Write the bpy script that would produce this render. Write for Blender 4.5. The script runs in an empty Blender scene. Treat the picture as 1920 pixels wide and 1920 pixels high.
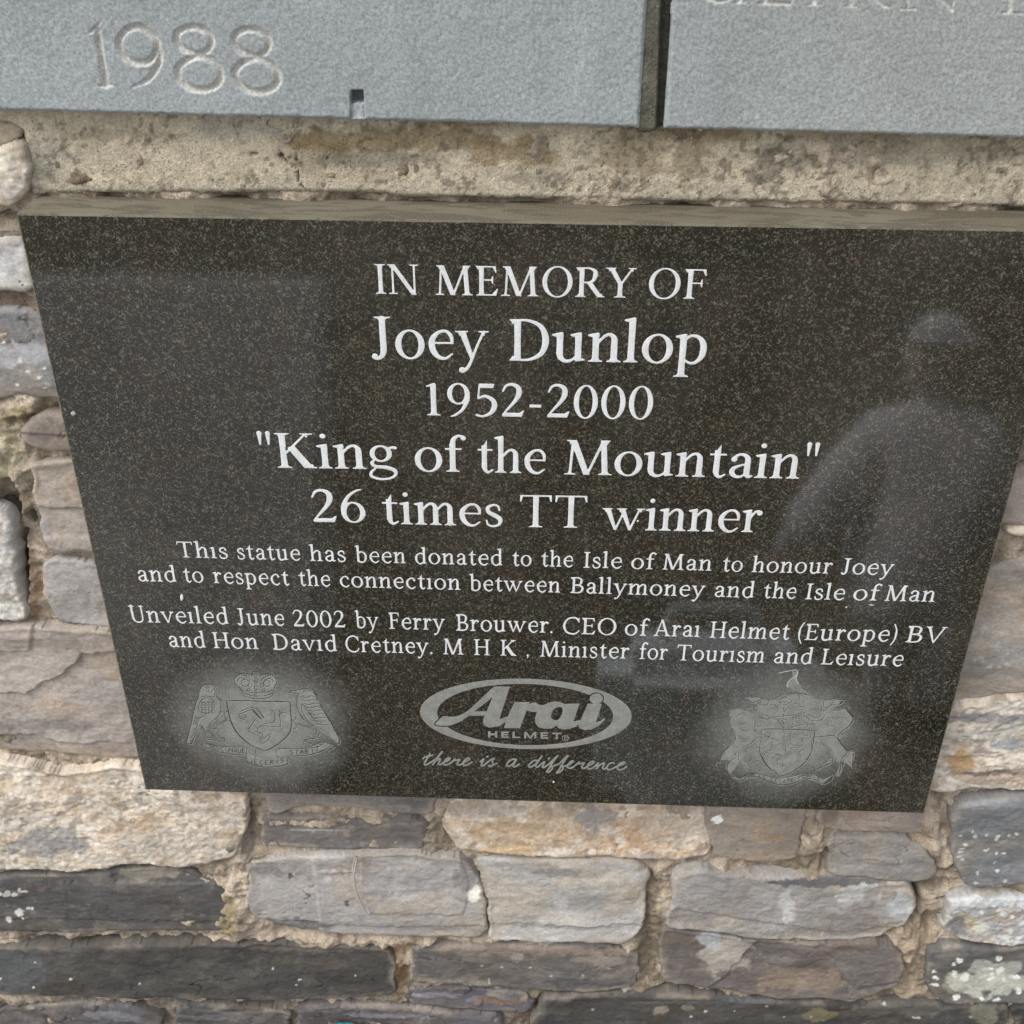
import bpy, math, random
import numpy as np
from mathutils import Matrix, Vector

# ------------------------------------------------------------------ camera, sky, exposure
S = bpy.context.scene
TILT = math.radians(-17.0)               # lean assumed, so the mirrored stand-ins can stand on the ground
ORIGIN = (0.0, 0.0, 1.05)                # top centre of the plaque above the ground
WALL = Matrix.Translation(ORIGIN) @ Matrix.Rotation(TILT, 4, 'X')   # wall space -> world
F_PX = 2200.0
CP, CY, CR = math.radians(57.82), math.radians(1.95), math.radians(0.30)
CLOC = np.array([0.0062, -0.6462, 0.2135])
cam_local = (Matrix.Translation(Vector(CLOC)) @ Matrix.Rotation(CY, 4, 'Z')
             @ Matrix.Rotation(CP, 4, 'X') @ Matrix.Rotation(CR, 4, 'Z'))
cd = bpy.data.cameras.new('camera'); cam = bpy.data.objects.new('camera', cd)
S.collection.objects.link(cam); S.camera = cam
cd.sensor_width = 36; cd.lens = 36 * F_PX / 1920; cd.clip_start = .02; cd.clip_end = 500
cam.matrix_world = WALL @ cam_local
cd.dof.use_dof = True; cd.dof.focus_distance = .80; cd.dof.aperture_fstop = 26.0
SUN_E, SUN_R = math.radians(60), math.radians(255)
w = bpy.data.worlds.new("World"); S.world = w; w.use_nodes = True
nt = w.node_tree; nt.nodes.clear()
sky = nt.nodes.new('ShaderNodeTexSky'); sky.sky_type = 'NISHITA'; sky.sun_disc = False
sky.sun_elevation = SUN_E; sky.sun_rotation = SUN_R; sky.dust_density = 4; sky.air_density = 1.0; sky.ozone_density = 1.0
hs = nt.nodes.new('ShaderNodeHueSaturation'); hs.inputs['Saturation'].default_value = .22
bg = nt.nodes.new('ShaderNodeBackground'); bg.inputs[1].default_value = 0.15
wo = nt.nodes.new('ShaderNodeOutputWorld')
nt.links.new(sky.outputs[0], hs.inputs['Color']); nt.links.new(hs.outputs[0], bg.inputs[0]); nt.links.new(bg.outputs[0], wo.inputs[0])
sl = bpy.data.lights.new('sun', 'SUN'); sl.energy = 0.7; sl.angle = math.radians(30); sl.color = (1, .965, .91)
so = bpy.data.objects.new('sun', sl); S.collection.objects.link(so)
# sky rotation 0 = +Y, clockwise seen from above
sd = Vector((math.sin(SUN_R) * math.cos(SUN_E), math.cos(SUN_R) * math.cos(SUN_E), math.sin(SUN_E)))
so.rotation_euler = sd.to_track_quat('Z', 'Y').to_euler()
S.view_settings.view_transform = 'Standard'; S.view_settings.look = 'None'
S.view_settings.gamma = 1; S.view_settings.exposure = 0.72

# ------------------------------------------------------------------ measuring
_M = np.array(cam_local.to_3x3())
def P(u, v, y=0.0):
    """point of the photograph -> (x, z) on the wall-parallel plane at depth y"""
    u = np.asarray(u, float); v = np.asarray(v, float)
    d = np.stack([(u - 960) / F_PX, (960 - v) / F_PX, -np.ones_like(u)], -1) @ _M.T
    t = (y - CLOC[1]) / d[..., 1]
    return CLOC[0] + t * d[..., 0], CLOC[2] + t * d[..., 2]
def Q(x, z, y):
    """wall point -> photograph"""
    v = np.stack([x - CLOC[0], np.full_like(x, y) - CLOC[1], z - CLOC[2]], -1) @ _M
    return 960 + F_PX * v[..., 0] / -v[..., 2], 960 - F_PX * v[..., 1] / -v[..., 2]

# ------------------------------------------------------------------ noise
def _lat(ix, iy, seed):
    h = (ix * 374761393 + iy * 668265263 + seed * 1274126177) & 0xffffffff
    h = ((h ^ (h >> 13)) * 1274126177) & 0xffffffff
    return ((h ^ (h >> 16)) & 0xffff) / 65535.0
def vn(x, y, seed=0):
    x0 = np.floor(x); y0 = np.floor(y); fx = x - x0; fy = y - y0
    fx = fx * fx * (3 - 2 * fx); fy = fy * fy * (3 - 2 * fy)
    i = x0.astype(np.int64); j = y0.astype(np.int64)
    a = _lat(i, j, seed); b = _lat(i + 1, j, seed); c = _lat(i, j + 1, seed); d = _lat(i + 1, j + 1, seed)
    return (a * (1 - fx) + b * fx) * (1 - fy) + (c * (1 - fx) + d * fx) * fy
def fbm(x, y, seed=0, o=4, g=.5):
    r = 0; a = 1; t = 0
    for k in range(o):
        r = r + a * vn(x * 2 ** k + 17.3 * k, y * 2 ** k - 9.1 * k, seed + 31 * k); t += a; a *= g
    return r / t          # 0..1
def ss(a, b, x):
    t = np.clip((x - a) / (b - a), 0, 1); return t * t * (3 - 2 * t)

# ------------------------------------------------------------------ signed distances (positive inside)
def d_poly(X, Y, pts):
    n = len(pts); best = np.full(X.shape, 1e9); ins = np.zeros(X.shape, bool)
    for i in range(n):
        ax, ay = pts[i]; bx, by = pts[(i + 1) % n]
        ex, ey = bx - ax, by - ay; l = ex * ex + ey * ey + 1e-20
        t = np.clip(((X - ax) * ex + (Y - ay) * ey) / l, 0, 1)
        best = np.minimum(best, (X - ax - t * ex) ** 2 + (Y - ay - t * ey) ** 2)
        c = ((ay > Y) != (by > Y))
        if abs(ey) > 1e-12: ins ^= c & (X < (bx - ax) * (Y - ay) / ey + ax)
    b = np.sqrt(best); return np.where(ins, b, -b)
def d_seg(X, Y, a, b):
    ex, ey = b[0] - a[0], b[1] - a[1]; l = ex * ex + ey * ey + 1e-20
    t = np.clip(((X - a[0]) * ex + (Y - a[1]) * ey) / l, 0, 1)
    r = (a[2] + (b[2] - a[2]) * t) / 2
    return r - np.sqrt((X - a[0] - t * ex) ** 2 + (Y - a[1] - t * ey) ** 2)
def d_ell(X, Y, cx, cy, rx, ry):
    k = np.sqrt(((X - cx) / rx) ** 2 + ((Y - cy) / ry) ** 2) + 1e-9
    g = np.sqrt(((X - cx) / rx ** 2) ** 2 + ((Y - cy) / ry ** 2) ** 2) + 1e-9
    return (1 - k) * k / g
def spline(p, n=5):
    p = [np.array(q, float) for q in p]
    if len(p) < 3: return p
    out = []; e = [2 * p[0] - p[1]] + p + [2 * p[-1] - p[-2]]
    for i in range(1, len(e) - 2):
        a, b, c, d = e[i - 1:i + 3]
        for k in range(n):
            t = k / n
            out.append(.5 * (2 * b + (c - a) * t + (2 * a - 5 * b + 4 * c - d) * t * t + (3 * b - a - 3 * c + d) * t ** 3))
    out.append(p[-1]); return out
def d_brush(X, Y, pts, n=5):
    q = spline(pts, n); r = np.full(X.shape, -1e9)
    for i in range(len(q) - 1): r = np.maximum(r, d_seg(X, Y, q[i], q[i + 1]))
    return r
def chaikin(p, k=1):
    for _ in range(k):
        o = []
        for i in range(len(p)):
            a, b = np.array(p[i]), np.array(p[(i + 1) % len(p)])
            o += [a * .78 + b * .22, a * .22 + b * .78]
        p = o
    return p

# ------------------------------------------------------------------ meshes
def mesh_obj(name, co, quads, mat=None, parent=None, col=None, smooth=True, tris=None):
    me = bpy.data.meshes.new(name)
    co = np.asarray(co, np.float32); quads = np.asarray(quads, np.int32).reshape(-1, 4)
    nq = len(quads)
    me.vertices.add(len(co)); me.vertices.foreach_set('co', co.ravel())
    me.loops.add(nq * 4); me.loops.foreach_set('vertex_index', quads.ravel())
    me.polygons.add(nq); me.polygons.foreach_set('loop_start', np.arange(0, nq * 4, 4, dtype=np.int32))
    me.update(calc_edges=True)
    if smooth: me.polygons.foreach_set('use_smooth', np.ones(nq, bool))
    if col is not None:
        at = me.attributes.new('Col', 'FLOAT_COLOR', 'POINT')
        c = np.ones((len(co), 4), np.float32); c[:, :3] = col; at.data.foreach_set('color', c.ravel())
    me.validate()
    o = bpy.data.objects.new(name, me); S.collection.objects.link(o)
    if mat: me.materials.append(mat)
    if parent: o.parent = parent
    return o
def sheet(xs, zs, D, Y, back=None, col=None, snap=True):
    """regular grid xs * zs, kept where D>0, its rim pulled onto D=0 -> verts (x,y,z), quads, colours"""
    X, Z = np.meshgrid(xs, zs, indexing='ij')
    if D is None: ins = np.ones(X.shape, bool)
    else: ins = D > 0
    cell = ins[:-1, :-1] | ins[1:, :-1] | ins[:-1, 1:] | ins[1:, 1:]
    use = np.zeros(X.shape, bool)
    for a in (slice(None, -1), slice(1, None)):
        for b in (slice(None, -1), slice(1, None)): use[a, b] |= cell
    Xn, Zn, Yn = X.copy(), Z.copy(), np.array(np.broadcast_to(Y, X.shape), float)
    if D is not None and snap:
        gx, gz = np.gradient(D, xs, zs); g2 = gx * gx + gz * gz + 1e-12
        out = use & ~ins
        cx = (xs[1] - xs[0]) * 1.6; cz = (zs[1] - zs[0]) * 1.6
        Xn[out] += np.clip((-D * gx / g2)[out], -cx, cx); Zn[out] += np.clip((-D * gz / g2)[out], -cz, cz)
        if back is not None: Yn[out] = back
    idx = -np.ones(X.shape, np.int64); idx[use] = np.arange(use.sum())
    q = np.stack([idx[:-1, :-1], idx[1:, :-1], idx[1:, 1:], idx[:-1, 1:]], -1)[cell]
    co = np.stack([Xn[use], Yn[use], Zn[use]], -1)
    return co, q, (None if col is None else col[use])
def join(parts):
    co, q, n = [], [], 0
    for c, f in parts: co.append(c); q.append(f + n); n += len(c)
    return np.concatenate(co), np.concatenate(q)
def empty(name, label, cat, group=None):
    o = bpy.data.objects.new(name, None); S.collection.objects.link(o); o.empty_display_size = .05
    o['label'] = label; o['category'] = cat
    if group: o['group'] = group
    return o
WALLBOUND = []          # top-level objects that live in wall space

# ------------------------------------------------------------------ materials
class N:
    def __init__(s, name):
        s.m = bpy.data.materials.new(name); s.m.use_nodes = True; s.t = s.m.node_tree; s.b = s.t.nodes['Principled BSDF']
        s.tc = s.t.nodes.new('ShaderNodeTexCoord').outputs['Object']
    def n(s, k, **kw):
        x = s.t.nodes.new(k)
        for a, v in kw.items(): setattr(x, a, v)
        return x
    def set(s, node, i, v):
        if isinstance(v, bpy.types.NodeSocket): s.t.links.new(v, node.inputs[i])
        else: node.inputs[i].default_value = v
    def noise(s, scale, detail=4, rough=.55, vec=None, dist=0):
        x = s.n('ShaderNodeTexNoise'); s.set(x, 'Vector', vec or s.tc); s.set(x, 'Scale', scale); s.set(x, 'Detail', detail); s.set(x, 'Roughness', rough); s.set(x, 'Distortion', dist)
        return x.outputs[0]
    def voro(s, scale, vec=None, feature='F1'):
        x = s.n('ShaderNodeTexVoronoi', feature=feature); s.set(x, 'Vector', vec or s.tc); s.set(x, 'Scale', scale); return x
    def scale(s, v):
        x = s.n('ShaderNodeMapping'); s.set(x, 0, s.tc); x.inputs['Scale'].default_value = v; return x.outputs[0]
    def ramp(s, f, a, b, lo=0., hi=1.):
        x = s.n('ShaderNodeMapRange'); s.set(x, 0, f)
        for i, v in zip((1, 2, 3, 4), (a, b, lo, hi)): s.set(x, i, v)
        return x.outputs[0]
    def mix(s, f, a, b, mode='MIX'):
        x = s.n('ShaderNodeMix', data_type='RGBA', blend_type=mode)
        s.set(x, 0, f)
        for i, v in ((6, a), (7, b)):
            if not isinstance(v, bpy.types.NodeSocket): v = (*v, 1) if len(v) == 3 else v
            s.set(x, i, v)
        return x.outputs[2]
    def math(s, op, a, b=0.0):
        x = s.n('ShaderNodeMath', operation=op); s.set(x, 0, a); s.set(x, 1, b); return x.outputs[0]
    def vcol(s):
        x = s.n('ShaderNodeAttribute', attribute_name='Col'); return x.outputs['Color']
    def bump(s, h, dist=.001, strength=1.0):
        x = s.n('ShaderNodeBump'); s.set(x, 'Height', h); s.set(x, 'Distance', dist); s.set(x, 'Strength', strength)
        s.t.links.new(x.outputs[0], s.b.inputs['Normal'])
    def out(s, col, rough=.8, spec=.5):
        s.set(s.b, 'Base Color', col); s.set(s.b, 'Roughness', rough); s.set(s.b, 'Specular IOR Level', spec)
        return s.m

def m_stone(name, grain=1.0, streak=.0, spec=.3):
    n = N(name); c = n.vcol()
    v = n.scale((1, 1.4, 1.9))
    a = n.ramp(n.noise(430, 5, .75), .3, .7, .78, 1.22)
    b = n.ramp(n.noise(60, 6, .68, vec=v, dist=.6), .3, .7, .80, 1.20)
    f = n.math('MULTIPLY', a, b)
    g = n.n('ShaderNodeVectorMath', operation='SCALE'); n.set(g, 0, c); n.set(g, 'Scale', f)
    sp = n.ramp(n.voro(900).outputs['Distance'], .0, .22, 1, 0)
    sp = n.math('MULTIPLY', sp, n.ramp(n.noise(60, 3), .52, .66))
    col = n.mix(n.math('MULTIPLY', sp, .35 * grain), g.outputs[0], (.5, .49, .46))
    h = n.math('ADD', n.math('MULTIPLY', n.noise(110, 8, .66, vec=v, dist=.8), 1.5), n.math('MULTIPLY', n.noise(900, 4, .7), .35 * grain))
    n.bump(h, .0013, .5)
    return n.out(col, .78, spec)
def m_mortar(name):
    n = N(name); c = n.vcol()
    f = n.math('MULTIPLY', n.ramp(n.noise(600, 4, .75), .3, .7, .7, 1.3), n.ramp(n.noise(90, 5, .65), .3, .7, .8, 1.2))
    g = n.n('ShaderNodeVectorMath', operation='SCALE'); n.set(g, 0, c); n.set(g, 'Scale', f)
    grit = n.math('MULTIPLY', n.ramp(n.voro(330).outputs['Distance'], .05, .20, 1, 0), n.ramp(n.noise(70, 3), .48, .6))
    gc_ = n.mix(n.math('MULTIPLY', grit, .5), g.outputs[0], (.60, .55, .47)); pit = n.ramp(n.voro(420).outputs['Distance'], .1, .22, 1, 0)
    pit = n.math('MULTIPLY', pit, n.ramp(n.noise(110, 3), .5, .62))
    col = n.mix(n.math('MULTIPLY', pit, .6), gc_, (.09, .075, .05))
    h = n.math('SUBTRACT', n.math('ADD', n.math('MULTIPLY', n.noise(230, 6, .7), 1.2), n.math('MULTIPLY', n.noise(1100, 3, .7), .4)), n.math('MULTIPLY', pit, .6))
    n.bump(h, .0028, 1.0)
    return n.out(col, .92, .2)
def m_slab():
    n = N('flamed_grey_granite'); c = n.vcol()
    sp = n.noise(560, 4, .75)
    f = n.math('MULTIPLY', n.ramp(sp, .34, .66, .70, 1.32), n.ramp(n.noise(14, 4), .3, .7, .93, 1.07))
    g = n.n('ShaderNodeVectorMath', operation='SCALE'); n.set(g, 0, c); n.set(g, 'Scale', f)
    d = n.ramp(n.noise(900, 2, .6), .60, .72)
    col = n.mix(n.math('MULTIPLY', d, .45), g.outputs[0], (.10, .11, .12))
    n.bump(n.math('ADD', n.noise(480, 5, .7), n.math('MULTIPLY', n.noise(130, 3), .35)), .0006, .5)
    return n.out(col, .62, .4)
HALOS = []
def m_polished():
    n = N('polished_dark_granite')
    sepx = n.n('ShaderNodeSeparateXYZ'); n.set(sepx, 0, n.tc)
    v = n.scale((1, 1, 1))
    warp = n.n('ShaderNodeVectorMath', operation='ADD'); nn = n.n('ShaderNodeTexNoise'); n.set(nn, 'Vector', n.tc); n.set(nn, 'Scale', 260); n.set(nn, 'Detail', 3)
    sc = n.n('ShaderNodeVectorMath', operation='SCALE'); n.set(sc, 0, nn.outputs[1]); n.set(sc, 'Scale', .004)
    n.set(warp, 0, n.tc); n.set(warp, 1, sc.outputs[0])
    fl = n.noise(760, 3, .72, vec=warp.outputs[0], dist=.6)            # thin felspar flecks
    fl = n.math('ADD', n.math('MULTIPLY', fl, .72), n.math('MULTIPLY', n.noise(310, 4, .7, vec=warp.outputs[0]), .28))
    f1 = n.ramp(fl, .515, .625)
    f2 = n.ramp(n.voro(620, warp.outputs[0]).outputs['Distance'], .02, .20, 1, 0)
    f2 = n.math('MULTIPLY', f2, n.ramp(n.noise(340, 2), .52, .60))
    rust = n.ramp(n.noise(34, 4, .6), .50, .68)
    base = n.mix(rust, (.0105, .0094, .0055), (.0165, .0118, .0072))
    fleck = n.mix(rust, (.165, .158, .118), (.185, .142, .104))
    col = n.mix(n.math('MULTIPLY', f1, .80), base, fleck)
    col = n.mix(n.math('MULTIPLY', f2, .75), col, (.36, .35, .30))
    # two soft-edged sandblasted fields behind the coats of arms
    tot = None
    for (cx, cz, rx, rz) in HALOS:
        dx = n.math('DIVIDE', n.math('SUBTRACT', sepx.outputs[0], cx), rx); dz = n.math('DIVIDE', n.math('SUBTRACT', sepx.outputs[2], cz), rz)
        r = n.math('SQRT', n.math('ADD', n.math('MULTIPLY', dx, dx), n.math('MULTIPLY', dz, dz)))
        r = n.math('ADD', r, n.math('MULTIPLY', n.math('SUBTRACT', n.noise(22, 3), .5), .50))
        k = n.math('POWER', n.ramp(r, .40, 1.22, 1, 0), 1.35)
        tot = k if tot is None else n.math('ADD', tot, k)
    dust = n.math('MULTIPLY', n.ramp(n.noise(7, 5, .6, dist=.8), .42, .72), n.ramp(n.noise(500, 3, .7), .3, .7, .5, 1))
    col = n.mix(n.math('MULTIPLY', dust, .085), col, (.30, .28, .24))
    tot = n.math('MULTIPLY', tot, n.ramp(n.noise(90, 5, .75), .3, .65, .62, 1.0))
    tot = n.math('MULTIPLY', tot, n.ramp(n.noise(650, 3, .75), .3, .62, .55, 1.0))
    blast = n.mix(n.ramp(n.noise(700, 3), .35, .65), (.27, .275, .255), (.40, .405, .38))
    col = n.mix(n.math('MULTIPLY', tot, .85), col, blast)
    rough = n.math('ADD', .05, n.math('MULTIPLY', tot, .5))
    n.set(n.b, 'IOR', 1.70)
    n.bump(n.noise(300, 2), .00001, .3)
    return n.out(col, rough, .5)
def m_sawn():
    n = N('weathered_sawn_granite_edge')
    f = n.ramp(n.noise(9, 5, .6, vec=n.scale((1, 1, 1))), .42, .60)
    v = n.scale((1, 4, 4))
    f2 = n.ramp(n.noise(26, 5, .65, vec=v, dist=.7), .50, .54)
    col = n.mix(f, (.125, .104, .068), (.165, .145, .105))
    col = n.mix(n.math('MULTIPLY', f2, .75), col, (.070, .060, .040))
    col = n.mix(n.math('MULTIPLY', n.ramp(n.noise(800, 3), .45, .65), .6), col, (.19, .185, .155))
    n.bump(n.noise(500, 4), .0005, .6)
    return n.out(col, .8, .3)
def m_paint(name, c, var=.12, rough=.55):
    n = N(name)
    k = n.ramp(n.noise(900, 4, .7), .3, .7, 1 - var, 1 + var)
    k = n.math('MULTIPLY', k, n.ramp(n.noise(120, 4, .6), .3, .7, 1 - var * .7, 1 + var * .7))
    g = n.n('ShaderNodeVectorMath', operation='SCALE'); g.inputs[0].default_value = c; n.set(g, 'Scale', k)
    n.bump(n.noise(800, 4), .0003, .8)
    return n.out(g.outputs[0], rough, .3)
def m_plain(name, c, rough=.8, scale=20, var=.15):
    n = N(name); k = n.ramp(n.noise(scale, 5), .3, .7, 1 - var, 1 + var)
    g = n.n('ShaderNodeVectorMath', operation='SCALE'); g.inputs[0].default_value = c; n.set(g, 'Scale', k)
    n.bump(n.noise(scale * 4, 4), .01, .3)
    return n.out(g.outputs[0], rough, .3)

# ------------------------------------------------------------------ plaque
W2, PH, PT = .300, .4565, .050
def hal(px, py, rx, ry):
    x0, z0 = P(px - rx, py); x1, _ = P(px + rx, py); _, za = P(px, py - ry); _, zb = P(px, py + ry)
    return ((x0 + x1) / 2, (za + zb) / 2, (x1 - x0) / 2, (za - zb) / 2)
HALOS += [hal(494, 1350, 160, 108), hal(1478, 1374, 156, 118)]
M_POL, M_SAWN = m_polished(), m_sawn()
plaque = empty('memorial_plaque', 'polished dark speckled granite plaque with white engraved inscription below the grey slabs', 'plaque')
WALLBOUND.append(plaque)
import bmesh
bm = bmesh.new()
bmesh.ops.create_cube(bm, size=1, matrix=Matrix.Translation((0, PT / 2, -PH / 2)) @ Matrix.Diagonal((2 * W2, PT, PH, 1)))
bmesh.ops.bevel(bm, geom=list(bm.edges), offset=.0011, segments=2, profile=.5, affect='EDGES')
for f in bm.faces: f.material_index = 0 if (f.normal.y < -.98) else 1
me = bpy.data.meshes.new('granite_panel'); bm.to_mesh(me); bm.free()
me.materials.append(M_POL); me.materials.append(M_SAWN)
o = bpy.data.objects.new('granite_panel', me); S.collection.objects.link(o); o.parent = plaque

# ------------------------------------------------------------------ lettering: an inscriptional roman drawn stroke by stroke
class Pen:
    def __init__(s, t, h): s.t, s.h, s.ops = t, h, []
    def st(s, x, y0, y1, w=None):                         # upright stem, faintly waisted
        w = w or s.t; m = (y0 + y1) / 2
        s.ops.append(('p', [(x - w / 2 * 1.06, y0), (x - w / 2 * .96, m), (x - w / 2 * 1.06, y1), (x + w / 2 * 1.06, y1), (x + w / 2 * .96, m), (x + w / 2 * 1.06, y0)]))
    def sf(s, x, y, w, up=1, sw=None):                    # bracketed serif on the line y
        sw = (sw or s.t) / 2; h = s.h * .85 * up; k = .075 * up; w /= 2
        s.ops.append(('p', [(x - w, y), (x - w * .94, y + h * .75), (x - sw * 1.35, y + h * 1.2), (x - sw * .9, y + h + k), (x + sw * .9, y + h + k), (x + sw * 1.35, y + h * 1.2), (x + w * .94, y + h * .75), (x + w, y)]))
    def flag(s, x, y, sw=None):                           # slanted head serif of a lower case stem
        sw = (sw or s.t) / 2
        s.ops.append(('p', [(x - sw, y - .16), (x - sw, y - .09), (x - sw - .105, y - .055), (x - sw - .10, y - .02), (x + sw * .5, y + .03), (x + sw, y + .02), (x + sw, y - .16)]))
    def dg(s, a, b, w):                                   # diagonal of horizontal width w
        w /= 2; s.ops.append(('p', [(a[0] - w, a[1]), (a[0] + w, a[1]), (b[0] + w, b[1]), (b[0] - w, b[1])]))
    def ar(s, x0, x1, y, w=None): w = w or s.h; s.ops.append(('p', [(x0, y - w / 2), (x1, y - w / 2), (x1, y + w / 2), (x0, y + w / 2)]))
    def po(s, *p): s.ops.append(('p', list(p)))
    def br(s, *p): s.ops.append(('b', list(p)))
    def ring(s, cx, cy, rx, ry, t=None, h=None): s.ops.append(('o', cx, cy, rx, ry, t or s.t, h or s.h))
    def dot(s, x, y, r): s.ops.append(('e', x, y, r, r))
    def field(s, X, Y):
        D = np.full(X.shape, -1e9)
        for o in s.ops:
            if o[0] == 'p': d = d_poly(X, Y, o[1])
            elif o[0] == 'b': d = d_brush(X, Y, o[1], 6)
            elif o[0] == 'e': d = d_ell(X, Y, *o[1:])
            else:
                _, cx, cy, rx, ry, t, h = o
                d = np.minimum(d_ell(X, Y, cx, cy, rx, ry), -d_ell(X, Y, cx, cy, rx - t, ry - h))
            D = np.maximum(D, d)
        return D
XH = .68
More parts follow.
